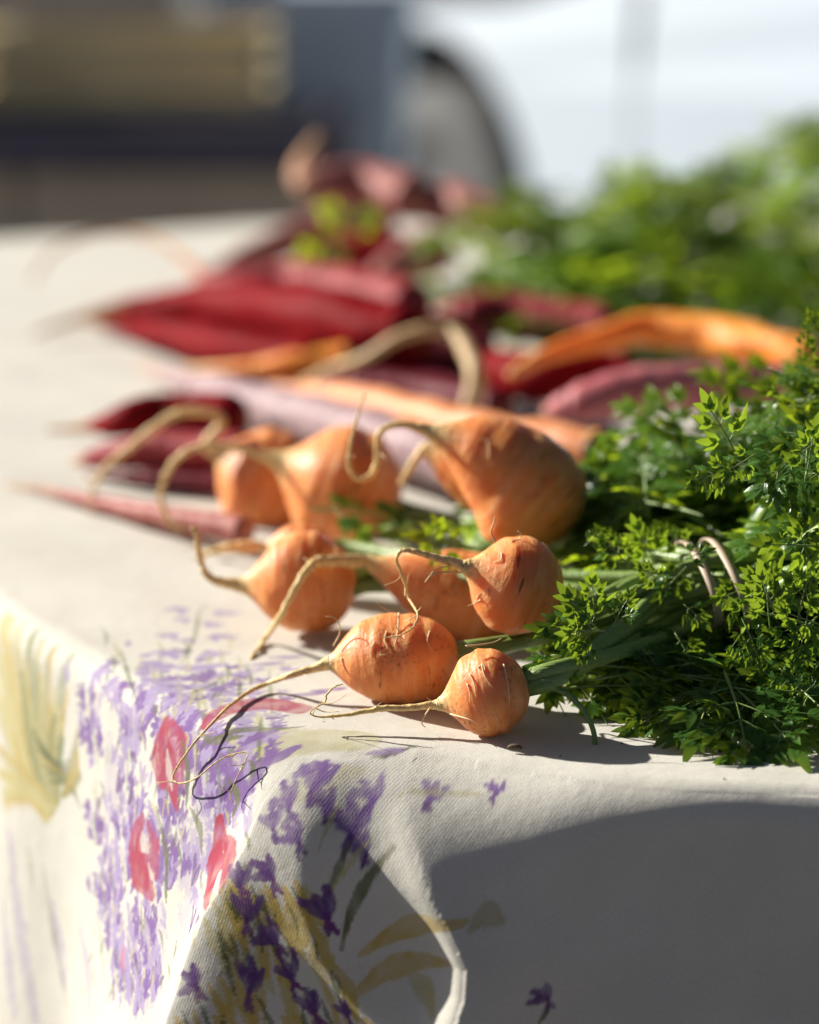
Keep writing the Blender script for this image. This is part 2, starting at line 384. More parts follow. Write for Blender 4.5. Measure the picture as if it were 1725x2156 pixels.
# yellow flower on the left side
for k in range(70):
    f = rnd.random(); u0, v0 = 95 + 25 * f, 1720 - 40 * f
    q_ = rnd.uniform(.35, 1.0); u1, v1 = u0 + (-60 + 210 * f - u0) * q_, v0 + (1280 + 150 * abs(f - .3) - v0) * q_
    pstroke([(u0, v0), ((u0 + u1) / 2 - 12, (v0 + v1) / 2), (u1, v1)], rnd.uniform(.002, .005), rnd.choice([YEL, PYEL, PYEL, PYEL, BEI, GRN]), alpha=.6, taper=(.6, 1, .5))
for k in range(8):
    pstroke([(60 + 6 * k, 1520 + 18 * k), (110 + 5 * k, 1600 + 8 * k), (150 + 3 * k, 1600 + 15 * k)], .0016, rnd.choice([OLV, GRN, YEL]), alpha=.6)
# lavender on the left side and round the corner
CRL = np.array(CRESTS[0][0])
def left_of_fold(u, v): return u < np.interp(v, CRL[:, 1], CRL[:, 0]) - 4
for px, w_ in (([(430, 1600), (440, 1680), (425, 1760), (400, 1860)], .010), ([(500, 1600), (520, 1660), (500, 1700)], .007), ([(395, 1760), (400, 1860), (390, 1950)], .009), ([(330, 1900), (330, 2000), (320, 2100)], .009), ([(230, 1560), (235, 1640), (225, 1720)], .007), ([(420, 1640), (430, 1700)], .006)):
    pstroke(px, w_, LIL, alpha=.35, rough=1.1, taper=(.6, 1, .6))
for k in range(62):
    v = rnd.uniform(1480, 2150); u = rnd.uniform(150 + max(0, v - 1700) * .22, np.interp(v, CRL[:, 1], CRL[:, 0]) - 12); ln = rnd.uniform(70, 120); sl_ = rnd.uniform(-14, 10)
    sprig([(u + sl_, v - ln), (u + sl_ * .4, v - ln * .6), (u, v - ln * .3), (u + rnd.uniform(-5, 5), v)], .0060, 5, colr=rnd.choice([PUR, PUR, LIL]), stem=rnd.choice([OLV, GRN, BEI]))
for k in range(150):
    u = rnd.uniform(140, 590); v = rnd.uniform(1350, 2150)
    if v > 1640 and not left_of_fold(u, v): continue
    if v < 1640 and u > 560: continue
    edge_u = 150 + max(0, v - 1700) * .35
    if u < edge_u and rnd.random() < .8: continue
    if v < 1420 and u > 420: continue
    p = cloth_at(u, v); p2 = cloth_at(u + rnd.uniform(-6, 6), v - 9)
    if p is None or p2 is None: continue
    a = math.atan2(*(p2 - p)[::-1]) + rnd.uniform(-.5, .5); cc = rnd.choice([PUR, PUR, LIL, LIL, PURD])
    petal(p, a, rnd.uniform(.004, .008), rnd.uniform(.0011, .0019), cc, .85)
    if rnd.random() < .45: petal(p, a + rnd.choice([-.6, .6]), rnd.uniform(.005, .009), .0017, cc, .8)
for k in range(110):
    u = rnd.uniform(170, 540); v = rnd.uniform(1360, 2120); p = cloth_at(u, v); p2 = cloth_at(u + rnd.uniform(-14, 14), v - 40)
    if p is None or p2 is None or np.linalg.norm(p2 - p) > .04: continue
    stroke([p, (p + p2) / 2 + np.array([.001, 0]), p2], .0009, rnd.choice([OLV, GRN, PYEL, BEI]), alpha=.75)
sprig([(380, 1400), (410, 1340), (420, 1290), (440, 1270)], .010, 5, colr=LIL)
sprig([(290, 1480), (270, 1420), (255, 1370)], .010, 5, colr=LIL)
sprig([(470, 1420), (450, 1440), (400, 1460)], .008, 4)
for px, a in (((560, 1400), 0.2), ((600, 1385), .1), ((650, 1462), .05), ((690, 1455), .2), ((810, 1585), .0), ((735, 1607), 3.1), ((545, 1555), .3), ((470, 1580), .5), ((590, 1597), .2), ((560, 1630), .7), ((500, 1660), 1.1), ((530, 1690), 1.4)):
    p = cloth_at(*px)
    if p is not None: petal(p - np.array([.005, 0]), a, .011, .0023, PUR, .92)
for px, sz in (((655, 1665), .009), ((610, 1705), .008), ((690, 1705), .007), ((785, 1690), .009), ((905, 1685), .008), ((1045, 1672), .006), ((740, 1760), .011), ((770, 1800), .007), ((630, 1775), .008), ((575, 1745), .007)):
    p = cloth_at(*px)
    if p is not None: floret(p, math.pi * .5 + rnd.uniform(-.6, .6), sz, PUR, 3); floret(p, math.pi * 1.4 + rnd.uniform(-.5, .5), sz * .6, PURD, 2)
for px, w_ in (([(20, 1760), (35, 1900), (60, 2060), (75, 2150)], .006), ([(5, 1900), (15, 2000), (30, 2140)], .005), ([(170, 1960), (185, 2050), (190, 2140)], .004), ([(110, 1900), (125, 1990), (135, 2080)], .003)):
    pstroke(px, w_, LIL, alpha=.5, rough=.8, taper=(.4, 1, .5))
for px in ([(90, 1820), (110, 1950), (140, 2120)], [(60, 1780), (70, 1880)], [(200, 1900), (215, 2000), (220, 2100)]): pstroke(px, .0016, GRN, alpha=.5)
# red petals
pstroke([(440, 1520), (500, 1490), (560, 1482), (628, 1492)], .0062, RED, alpha=.92, taper=(.5, 1, .8))
pstroke([(520, 1512), (560, 1505), (600, 1510)], .0022, (.62, .55, .50), alpha=.8)
pstroke([(350, 1515), (345, 1570), (360, 1640), (372, 1700)], .0062, RED, alpha=.92)
pstroke([(330, 1600), (335, 1640), (345, 1660)], .0026, RED, alpha=.8)
pstroke([(300, 1725), (285, 1780), (300, 1840), (320, 1885)], .0095, RED, alpha=.9)
pstroke([(300, 1755), (300, 1775), (305, 1790)], .0040, (.68, .62, .55), alpha=.9)
pstroke([(312, 1820), (318, 1840), (325, 1860)], .0016, (.68, .55, .50), alpha=.9)
pstroke([(462, 1735), (462, 1790), (448, 1850), (436, 1905)], .0085, RED, alpha=.95, taper=(.35, 1, .2))
pstroke([(470, 1790), (474, 1810), (470, 1830)], .0014, BEI, alpha=.8)
for px in ([(312, 1735), (322, 1790), (330, 1845)], [(338, 1540), (334, 1600), (346, 1650)], [(360, 1520), (372, 1580), (382, 1650)], [(474, 1765), (480, 1815), (462, 1870)], [(290, 1760), (292, 1820), (312, 1870)]):
    pstroke(px, .0060, RED, alpha=.85)
pstroke([(304, 1760), (308, 1780), (312, 1795)], .0034, (.68, .62, .55), alpha=.9)
pstroke([(352, 1580), (356, 1620), (362, 1660)], .0024, (.66, .55, .50), alpha=.85)
for k in range(26):
    f = rnd.random(); pstroke([(120 - 20 * f, 1690 + 30 * f), (70 - 20 * f, 1640 + 40 * f), (-20 + 30 * f, 1540 + 170 * f)], rnd.uniform(.002, .004), rnd.choice([YEL, PYEL, PYEL, BEI]), alpha=.5)
for k in range(14):
    f = rnd.random(); pstroke([(130, 1680), (150 + 20 * f, 1600 + 40 * f), (165, 1520 + 120 * f)], rnd.uniform(.0015, .003), rnd.choice([YEL, OLV, PYEL, GRN]), alpha=.45)
pstroke([(262, 1990), (258, 2020), (262, 2040)], .003, ROSE, alpha=.8)
# stems and leaves
for px in ([(640, 1530), (560, 1535), (470, 1548), (430, 1570)], [(420, 1545), (450, 1560), (510, 1550)], [(400, 1700), (420, 1740), (425, 1800)], [(330, 1700), (350, 1800), (350, 1900)], [(385, 1560), (395, 1620), (392, 1700)], [(480, 1640), (500, 1680), (490, 1720)]):
    pstroke(px, .0019, OLV, alpha=.8)
for px in ([(560, 1440), (470, 1425), (430, 1440)], [(640, 1390), (600, 1400), (520, 1420)], [(700, 1448), (740, 1440)], [(850, 1578), (880, 1570)], [(770, 1597), (840, 1588)], [(820, 1680), (900, 1664), (1010, 1672)], [(720, 1680), (690, 1740), (670, 1790)]):
    pstroke(px, .0010, rnd.choice([OLV, BEI]), alpha=.7)
# the hanging front: ochre leaves, stems, dark lavender
for px, w_, c in (([(735, 2110), (800, 2050), (870, 2025), (945, 2030)], .0040, YEL), ([(760, 2010), (830, 1965), (900, 1945), (985, 1940)], .0038, YEL), ([(860, 2050), (900, 2090), (910, 2140)], .004, PYEL),
                  ([(720, 2000), (735, 1930), (770, 1860), (830, 1785)], .0022, OLV), ([(690, 1890), (715, 1820), (735, 1770)], .0016, OLV), ([(700, 1870), (750, 1800), (790, 1760)], .0012, PYEL),
                  ([(990, 1960), (1020, 1930), (1060, 1940)], .004, BEI), ([(1135, 2156), (1150, 2130), (1156, 2110)], .0012, OLV)):
    pstroke(px, w_, c, alpha=.85)
FR = [(600, 1830), (590, 1960), (640, 2060), (760, 2160)]            # the yellow stems spread over the shaded side of the first fold
for k in range(70):
    v = rnd.uniform(1850, 2150); lim = np.interp(v, CRL[:, 1], CRL[:, 0]) + 6; rim = np.interp(v, [1850, 2160], [640, 780]); u = rnd.uniform(lim, rim)
    pstroke([(u, v), (u + rnd.uniform(6, 22), v + 35), (u + rnd.uniform(18, 48), v + 80)], rnd.uniform(.0014, .0030), rnd.choice([YEL, YEL, YEL, PYEL]), alpha=.85)
for k in range(40):
    v = rnd.uniform(1850, 2150); lim = np.interp(v, CRL[:, 1], CRL[:, 0]) + 4; rim = np.interp(v, [1850, 2160], [620, 760]); u = rnd.uniform(lim, rim)
    pstroke([(u, v), (u + rnd.uniform(5, 18), v + 32), (u + rnd.uniform(14, 36), v + 66)], rnd.uniform(.0005, .0010), OLV, alpha=.9)
for px, sz in (((575, 1850), .0085), ((520, 1940), .0085), ((585, 1985), .0095), ((525, 2090), .0095), ((615, 2060), .0085), ((415, 2080), .0085), ((505, 1870), .008), ((690, 1935), .0095), ((660, 2135), .0085), ((735, 2145), .007), ((1156, 2105), .0065)):
    p = cloth_at(*px)
    if p is not None: floret(p, math.pi * .5 + rnd.uniform(-.7, .7), sz, PURD, 3); floret(p, math.pi * 1.5 + rnd.uniform(-.5, .5), sz * .6, (.20, .06, .22), 2)
pa = cme.attributes.new('print', 'FLOAT_COLOR', 'POINT'); pa.data.foreach_set('color', np.column_stack([col, np.ones(len(col))]).astype(np.float32).ravel())
fa = cme.attributes.new('flat', 'FLOAT_VECTOR', 'POINT'); fa.data.foreach_set('vector', np.column_stack([cuv, np.zeros(len(cuv))]).astype(np.float32).ravel())
def cloth_mat():
    m, N, L, P = mat('printed_cotton'); A = attr(N, 'print'); f = attr(N, 'flat').outputs['Vector']
    thr = N.new('ShaderNodeTexWave'); thr.wave_type = 'BANDS'; thr.bands_direction = 'DIAGONAL'; thr.inputs['Scale'].default_value = 420; thr.inputs['Distortion'].default_value = 2.2; thr.inputs['Detail'].default_value = 2; thr.inputs['Detail Scale'].default_value = 2
    L.new(vmath(N, L, f, (1, -1, 1)), thr.inputs['Vector'])
    fine = noise(N, L, vmath(N, L, f, (2600, 900, 1)), 1, 2, .6); fine2 = noise(N, L, vmath(N, L, f, (900, 2600, 1)), 1, 2, .6)
    c = mix(N, L, ramp(N, L, fine, [(.35, (.9, .9, .9)), (.6, (1, 1, 1))]), (0, 0, 0), A.outputs['Color'], 'MIX')
    c = mix(N, L, .35, c, ramp(N, L, fine2, [(.3, (.66, .66, .64)), (.65, (1, 1, 1))]), 'MULTIPLY')
    c = mix(N, L, 1.0, c, ramp(N, L, noise(N, L, f, 35, 4), [(.3, (.94, .93, .91)), (.7, (1, 1, 1))]), 'MULTIPLY')
    L.new(c, P.inputs['Base Color']); P.inputs['Roughness'].default_value = .85; P.inputs['Specular IOR Level'].default_value = .2
    P.inputs['Sheen Weight'].default_value = .15; P.inputs['Sheen Roughness'].default_value = .5
    b1 = bump(N, L, thr.outputs['Color'], .12, .0003); b2 = bump(N, L, fine, .5, .0003, b1)
    b3 = bump(N, L, noise(N, L, f, 220, 4), .10, .0012, b2); L.new(bump(N, L, noise(N, L, f, 42, 3), .22, .004, b3), P.inputs['Normal'])
    t = N.new('ShaderNodeBsdfTranslucent'); L.new(mix(N, L, 1.0, c, (1.0, .86, .62), 'MULTIPLY'), t.inputs['Color'])
    ms = N.new('ShaderNodeMixShader'); ms.inputs[0].default_value = .24
    L.new(P.outputs[0], ms.inputs[1]); L.new(t.outputs[0], ms.inputs[2]); L.new(ms.outputs[0], N['Material Output'].inputs['Surface'])
    return m
cloth = link('tablecloth', cme, cloth_mat())
tagp(cloth, 'white cotton tablecloth printed with lavender, red petals and yellow leaves', 'tablecloth')
# the table itself, under the cloth
tb = empty('table', (.3, 1.45, 0), 'wooden table under the printed tablecloth', 'table')
M_WOOD = plain('table_wood', (.30, .18, .09), .6, 14)
ring = dense[::12] + (np.array([.30, 1.45]) - dense[::12]) * .065
nrg = len(ring)
tv = [(p[0] - .3, p[1] - 1.45, z) for z in (T - .032, T - .004) for p in ring]
tf = [tuple(range(nrg))[::-1], tuple(range(nrg, 2 * nrg))] + [(i, (i + 1) % nrg, nrg + (i + 1) % nrg, nrg + i) for i in range(nrg)]
link('tabletop', mesh('tabletop', tv, tf, False), M_WOOD, tb, (.3, 1.45, 0))
lm = boxmesh('leg', (.05, .05, T - .032))
for lx, ly in ((.12, 1.0), (.75, .95), (-.12, 1.8), (.75, 1.95)): link('leg', lm, M_WOOD, tb, (lx, ly, (T - .032) / 2))

# ------------------------------------------------------------------ carrots
PROF = {
 'round': [(0, .15), (.05, .20), (.10, .29), (.16, .44), (.23, .64), (.32, .83), (.43, .96), (.55, 1), (.68, .97), (.80, .84), (.89, .66), (.95, .46), (.985, .26), (1, .10)],
 'oval':  [(0, .15), (.04, .23), (.09, .38), (.17, .62), (.28, .86), (.42, .97), (.56, 1), (.70, .96), (.82, .83), (.91, .62), (.965, .40), (1, .14)],
 'cone':  [(0, .13), (.08, .23), (.17, .37), (.27, .54), (.38, .70), (.50, .84), (.62, .94), (.73, 1), (.83, .95), (.91, .76), (.965, .48), (1, .14)],
}
def root_mesh(t, P, rad, split, m, seg=36, seed=0, lump=.03, ridge=.012, tail_r=None, longbody=False):
    """one root along P (tail tip first): rings before `split` are the taproot, the rest the body"""
    P = np.asarray(P); rad = np.asarray(rad); n = len(P); rs = np.random.RandomState(seed)
    al = np.concatenate([[0], np.cumsum(np.linalg.norm(np.diff(P, axis=0), axis=1))]); th = np.linspace(0, 2 * math.pi, seg, endpoint=False)
    A, TH = np.meshgrid(al, th, indexing='ij'); wob = np.ones((n, seg)); Rm = rad.max()
    for k in range(5):
        f1 = rs.uniform(.6, 2.2) / Rm; wob += lump * rs.uniform(.3, 1) * np.sin(A * f1 + rs.uniform(0, 6)) * np.cos(TH * rs.randint(1, 4) + rs.uniform(0, 6))
    for k in range(7):
        f1 = rs.uniform(5, 16) / Rm; wob += ridge * rs.uniform(.3, 1) * np.sin(A * f1 + rs.uniform(0, 6) + .6 * np.sin(TH + rs.uniform(0, 6))) * np.clip(np.cos(TH - rs.uniform(0, 6)), 0, 1)
    wob = 1 + (wob - 1) * np.clip(rad / (Rm * .35), .35, 1)[:, None]
    V, _ = tube_arrays(P, rad, seg, wob)
    if seg > 40:
        from mathutils import noise as mn
        _, Nn, Bn = frames(P); off = Vector((seed * 3.1, seed * 1.7, 0))
        for i in range(n):
            if rad[i] < Rm * .12: continue
            for j in range(seg):
                q = V[i, j]; h = mn.noise(Vector(q) / (Rm * .55) + off) * .035 + mn.noise(Vector((q[0], q[1], q[2])) / (Rm * .16) + off) * .012
                V[i, j] += (q - P[i]) * h
    tr = tail_r or Rm * .33
    tail = np.clip((tr * 1.35 - rad) / (tr * .85), 0, 1)
    tail[int(n * .8):] = np.minimum(tail[int(n * .8):], .25)
    cyl = np.stack([np.cos(TH), np.sin(TH), A], -1)
    org = Vector(t.location); objs = []
    for nm, a, b in (('taproot', 0, split + 1), ('body', split, n)):
        if b - a < 2: continue
        me = mesh(nm, V[a:b].reshape(-1, 3) - np.array(org), tube_faces(b - a, seg))
        at = me.attributes.new('cyl', 'FLOAT_VECTOR', 'POINT'); at.data.foreach_set('vector', cyl[a:b].reshape(-1).astype(np.float32))
        at = me.attributes.new('tail', 'FLOAT', 'POINT'); at.data.foreach_set('value', np.repeat(tail[a:b], seg).astype(np.float32))
        objs.append(link(nm, me, m, t, org))
    bv = BVHTree.FromPolygons(V[split:].reshape(-1, 3).tolist(), tube_faces(n - split, seg))
    return bv
def hair(t, bv, px, yfree, r=.00024, lift=.00035, nm='rootlet'):
    P = []
    for q in px:
        u, v = q[:2]; d = Vector(ray(u, v)).normalized(); loc, nr_, fi, di = bv.ray_cast(Vector(CAM), d)
        if loc is not None and len(q) < 3: P.append(np.array(loc + nr_.normalized() * lift if nr_.dot(d) < 0 else loc - nr_.normalized() * lift))
        else: P.append(aty(u, v, q[2] if len(q) > 2 else yfree))
    rr = np.linspace(r * 1.3, r * .55, len(P))
    tube(nm, P, rr, 5, M_HAIR, t, 5)
CAR = {}
def round_carrot(key, label, neck, crown, Rpx, y, tail, prof='round', m=None, seed=0, hairs=(), y_tail=None, y_crown=None, group='round orange carrots in the front bunch', lump=.03, bow=0.0):
    m = m or M_ORANGE
    a = aty(neck[0], neck[1], y); b = aty(crown[0], crown[1], y_crown or y); Rw = Rpx * pxsize((a + b) / 2)
    xs = np.linspace(0, 1, 96); xs = .5 * (1 - np.cos(math.pi * xs)) * .55 + xs * .45
    pr = np.array(PROF[prof]); rr = np.interp(xs, pr[:, 0], pr[:, 1]);
    for _ in range(3): rr[1:-1] = (rr[:-2] + 2 * rr[1:-1] + rr[2:]) / 4
    side = np.array([0, 0, 1.]); body = a + (b - a) * xs[:, None] + side * (bow * np.sin(math.pi * xs))[:, None]
    tp = []                                            # tail given from the neck outwards: (u, v, r px, y)
    for q in tail:
        yy = q[3] if len(q) > 3 else (y_tail or y); p = cloth_pt(q[0], q[1], -yy) if yy < 0 else aty(q[0], q[1], yy); tp.append(np.append(p, q[2] * pxsize(p)))
    tp = tp[::-1] + [np.append(body[0], rr[0] * Rw)]
    tc = catmull(np.array(tp), 9); rk = np.random.RandomState(seed + 90); jt = rk.normal(size=(len(tc), 4)); jt = (jt + np.roll(jt, 1, 0) + np.roll(jt, -1, 0)) / 3
    fade = np.linspace(1, 0, len(tc))[:, None] ** .5; tc[:, :3] += jt[:, :3] * np.minimum(tc[:, 3:4], .0008) * .45 * fade; tc[:, 3] *= 1 + .16 * jt[:, 3] * fade[:, 0]
    P = np.vstack([tc[:-1, :3], body]); rad = np.concatenate([np.maximum(tc[:-1, 3], 1e-4), rr * Rw])
    low = P[:, 2] - rad
    t = empty('carrot', (float(body[48, 0]), float(body[48, 1]), float(low[len(tc):].min())), label, 'carrot', group)
    # smooth the join a little
    sp = len(tc) - 1
    for _ in range(2):
        Q = P.copy(); Q[sp - 4:sp + 5] = (P[sp - 5:sp + 4] + 2 * P[sp - 4:sp + 5] + P[sp - 3:sp + 6]) / 4; P = Q
        q = rad.copy(); q[sp - 4:sp + 5] = (rad[sp - 5:sp + 4] + 2 * rad[sp - 4:sp + 5] + rad[sp - 3:sp + 6]) / 4; rad = q
    bv = root_mesh(t, P, rad, sp + 2, m, seg=56, seed=seed, lump=lump, ridge=.018)
    for h in hairs: hair(t, bv, h, y - Rw * .2)
    rt = random.Random(seed + 50)
    for k in range(7):
        i = rt.randint(4, max(5, sp - 2)); a0 = P[i]; dr = Vector((rt.uniform(-1, 1), rt.uniform(-1, .3), rt.uniform(-.6, 1))).normalized(); ln = rt.uniform(.0025, .007); bend = Vector((rt.uniform(-1, 1), rt.uniform(-1, 1), rt.uniform(-1, 1))) * ln * .35
        q = [a0, a0 + np.array(dr) * ln * .5, a0 + np.array(dr * ln + bend)]
        if min(p_[2] for p_ in q) < T + .001 and a0[1] > .86: continue
        tube('rootlet', q, [.00022, .00016, .0001], 5, M_HAIR, t, 4)
    CAR[key] = (t, b, b - a, Rw, bv); return t
def rest_y(u, v, rpx):                                   # distance at which a root of this radius lies on the cloth
    y = 1.0
    for _ in range(8):
        p = aty(u, v, y); y = atz(u, v, rpx * pxsize(p))[1]
    return y
yA = rest_y(1025, 1455, 92); yB = rest_y(830, 1385, 97); yH = rest_y(635, 1230, 104)
round_carrot('A', 'smallest round orange carrot, at the very front on the cloth', (925, 1483), (1114, 1440), 94, yA,
    [(915, 1484, 10), (880, 1488, 7.5), (840, 1491, 7), (800, 1492, 7), (760, 1500, 5), (710, 1508, 3.5), (675, 1510, 2.2), (654, 1503, 1.4), (662, 1492, 1.4), (684, 1478, 2), (688, 1462, 2.2), (702, 1448, 1.8), (722, 1440, 1)], 'round', seed=1,
    hairs=([(990, 1420), (1000, 1440), (1003, 1470)], [(1015, 1400), (1022, 1425), (1040, 1450)], [(1008, 1408), (1016, 1400), (1022, 1410), (1014, 1418)], [(980, 1360), (1010, 1357), (1040, 1352), (1058, 1343)], [(905, 1492), (893, 1510), (889, 1524), (896, 1532)], [(985, 1440), (992, 1462), (990, 1480)], [(1060, 1400), (1068, 1440), (1072, 1480)], [(950, 1502), (985, 1512), (1010, 1522)]))
round_carrot('B', 'oval orange carrot lying behind the smallest one, roots hanging over the edge', (692, 1397), (968, 1378), 98, yB,
    [(660, 1408, 9), (610, 1422, 6.8), (560, 1440, 5.2, -.010), (510, 1466, 4.2, -.007), (460, 1508, 3.4, -.006), (415, 1558, 2.6, -.008), (380, 1605, 2.2, -.008), (365, 1635, 2.1, -.009), (375, 1650, 1.8, -.009), (415, 1637, 1.6, -.009), (455, 1605, 1.6, -.008), (492, 1588, 1.5, -.007), (520, 1586, 1.4, -.006), (516, 1605, 1.3, -.006), (500, 1635, 1.2, -.005), (485, 1675, 1.1, -.005), (492, 1690, 1, -.004)], 'oval', seed=2,
    hairs=([(702, 1360), (715, 1335), (714, 1312), (700, 1299), (686, 1298)], [(822, 1288), (806, 1278), (794, 1268)], [(815, 1330), (810, 1350), (818, 1366)], [(840, 1290), (838, 1330), (832, 1360)], [(790, 1352), (782, 1370), (784, 1385)], [(800, 1380), (815, 1378)], [(720, 1385), (728, 1410), (740, 1425)], [(905, 1330), (900, 1352), (910, 1370)]), lump=.05)
round_carrot('C', 'round orange carrot perched highest among the front three, thread root looping left', (978, 1192), (1174, 1264), 104, .885,
    [(975, 1190, 12), (940, 1180, 10), (905, 1170, 8), (870, 1160, 6), (845, 1161, 4.5), (836, 1175, 3.5), (842, 1200, 3.2), (855, 1235, 3), (862, 1262, 2.8), (876, 1285, 2.4, .872), (880, 1302, 2, .868), (868, 1322, 1.8, .866), (845, 1336, 1.6, .864), (815, 1342, 1.4, .864), (795, 1338, 1, .864)], 'round', seed=3,
    hairs=([(970, 1206, .884), (935, 1205, .88), (908, 1212, .878), (895, 1226, .878)], [(955, 1190, .885), (920, 1198, .88), (905, 1212, .878)], [(1044, 1142), (1034, 1120), (1040, 1100), (1042, 1088)], [(1078, 1142), (1095, 1136), (1097, 1124), (1090, 1118)], [(1010, 1252), (1005, 1262), (998, 1276)], [(1015, 1262), (1000, 1270), (985, 1276)], [(1028, 1240), (1030, 1252), (1022, 1262)], [(1058, 1165), (1056, 1180), (1042, 1184)]), y_crown=.893)
yD = rest_y(915, 1245, 100)
round_carrot('D', 'oval orange carrot half hidden behind the perched one, bent root arching left', (770, 1182), (1085, 1300), 100, yD,
    [(755, 1182, 15, yD - .003), (720, 1181, 13, yD - .008), (690, 1181, 12, yD - .014), (660, 1188, 10.5, yD - .02), (638, 1212, 9, yD - .026), (615, 1252, 8, yD - .03), (590, 1298, 7, yD - .032), (562, 1340, 5.5, -.010), (540, 1370, 4, -.004), (528, 1388, 3, -.001)], 'cone', seed=4,
    hairs=([(845, 1172), (850, 1160), (860, 1150)], [(712, 1172, yD), (706, 1160, yD), (707, 1150, yD)]))
round_carrot('E', 'large red-orange cone-shaped carrot with a curled hook of root at its tip', (905, 908), (1195, 1120), 125, .985,
    [(880, 900, 11), (850, 894, 8), (820, 897, 7), (798, 915, 6.5), (794, 950, 6.5), (793, 978, 6.5), (778, 1003, 6), (757, 1008, 6, .975), (740, 996, 5.5, .972), (734, 968, 5, .970), (740, 925, 4, .970), (752, 880, 3.2, .972), (768, 828, 2.2, .974)], 'cone', seed=5, bow=.006,
    hairs=([(1030, 968), (1030, 940), (1022, 925), (1010, 928)],), lump=.045)
yF = rest_y(700, 1040, 128)
round_carrot('F', 'big round orange carrot left of the cone-shaped one, its root curling in a hoop', (582, 968), (838, 1070), 130, yF,
    [(555, 960, 11), (515, 947, 9), (475, 940, 8), (430, 937, 7.5), (390, 952, 7), (358, 985, 7), (342, 1025, 6.5), (342, 1065, 6.5), (358, 1098, 6.5), (385, 1113, 7)], 'round', seed=6, lump=.045)
yG = rest_y(545, 1005, 95) + .01
round_carrot('G', 'small orange carrot tucked behind the big round one at the far left of its bunch', (462, 950), (668, 1075), 116, yG,
    [(440, 945, 13), (440, 925, 11), (462, 900, 10), (465, 880, 9), (430, 868, 9), (385, 868, 9), (335, 892, 8.5), (280, 935, 8), (235, 975, 7), (205, 1010, 6), (193, 1050, 4.5), (195, 1085, 3)], 'oval', seed=7)
round_carrot('H', 'round orange carrot resting on the cloth under the big round one', (505, 1232), (752, 1225), 106, yH,
    [(485, 1228, 13), (462, 1225, 10), (440, 1215, 8), (427, 1195, 7), (420, 1160, 6.5), (415, 1128, 6), (404, 1110, 5)], 'round', seed=8, hairs=([(705, 1170, yH - .01), (708, 1155, yH - .01), (700, 1145, yH - .01)],), lump=.05)
round_carrot('I', 'orange carrot mostly hidden behind the large cone-shaped one', (895, 945), (1250, 1090), 95, 1.045,
    [(885, 955, 9), (870, 975, 8), (855, 1000, 7), (845, 1020, 5)], 'oval', seed=9)
round_carrot('J', 'orange carrot with pale root tip, buried under the big round pair', (560, 1150), (700, 1160), 50, yH + .055,
    [(530, 1150, 14), (490, 1152, 11), (450, 1160, 8), (425, 1170, 5)], 'oval', seed=10)

def long_carrot(label, spec, m, seed=0, split=None, seg=28, name='carrot', cat='carrot', tail_r=None, group='long carrots in the heap behind', fat=1.1):
    """spec: (u, v, r px, height of the axis over the cloth in mm) from the tail tip"""
    Q = []
    for q in spec:
        p = atz(q[0], q[1], q[3] / 1000.0); Q.append(np.append(p, q[2] * pxsize(p)))
    Q = np.array(Q); Q[:, 3] *= fat
    d = Q[-1, :3] - Q[-2, :3]; d /= np.linalg.norm(d); re = Q[-1, 3]
    caps = [np.append(Q[-1, :3] + d * re * k, re * f) for k, f in ((.35, .93), (.6, .74), (.75, .5), (.83, .22))]
    cc = catmull(np.vstack([Q, caps]), 8)
    P, rad = cc[:, :3], np.maximum(cc[:, 3], 2e-4)
    mid = P[len(P) // 2]
    t = empty(name, (mid[0], mid[1], float((P[:, 2] - rad).min())), label, cat, group)
    sp = split if split is not None else 8
    root_mesh(t, P, rad, sp, m, seg, seed, .055, .035, tail_r=tail_r or rad.max() * .3)
    return t
long_carrot('peach coloured long carrot lying just behind the violet one', [(540, 812, 4, 12), (650, 826, 20, 20), (760, 845, 32, 25), (900, 882, 38, 28), (1050, 915, 40, 30), (1240, 948, 42, 30)], M_PEACH, 21)
long_carrot('pale violet long carrot slanting down behind the round carrots', [(290, 768, 4, 8), (350, 790, 14, 12), (430, 815, 30, 16), (540, 852, 42, 19), (700, 893, 48, 21), (880, 948, 50, 22), (1010, 990, 48, 22)], M_VIOLET, 22, 16)
long_carrot('red carrot pointing left, upper one of the two beside the violet tip', [(100, 905, 3, 5), (180, 900, 10, 8), (260, 885, 32, 16), (360, 872, 42, 18), (480, 880, 46, 19)], M_RED, 23)
long_carrot('red carrot pointing left, lower one behind the looping roots', [(150, 975, 3, 4), (200, 965, 18, 9), (280, 955, 34, 14), (380, 950, 42, 17), (500, 960, 44, 18)], M_PINK, 24)
long_carrot('thin brownish red carrot lying flat on the cloth at the far left', [(10, 1020, 2, 2), (90, 1031, 7, 4), (200, 1056, 14, 6), (330, 1084, 22, 8), (500, 1115, 28, 9)], M_DUST, 25)
long_carrot('thin plum carrot parallel behind the flat brownish red one', [(185, 1003, 5, 3), (300, 1007, 14, 6), (480, 1018, 20, 8)], M_PLUM, 26)
long_carrot('big glossy dark red carrot tapering to the left in the middle of the heap', [(70, 705, 3, 5), (120, 685, 6, 8), (200, 662, 12, 14), (300, 648, 26, 20), (420, 642, 42, 27), (560, 655, 60, 33), (700, 682, 68, 36), (850, 708, 64, 36)], M_RED, 27, 20)
long_carrot('dark red carrot lying underneath the big glossy red one', [(185, 675, 5, 6), (290, 692, 22, 12), (390, 712, 34, 16), (500, 742, 42, 18), (650, 765, 42, 20)], M_RED, 28)
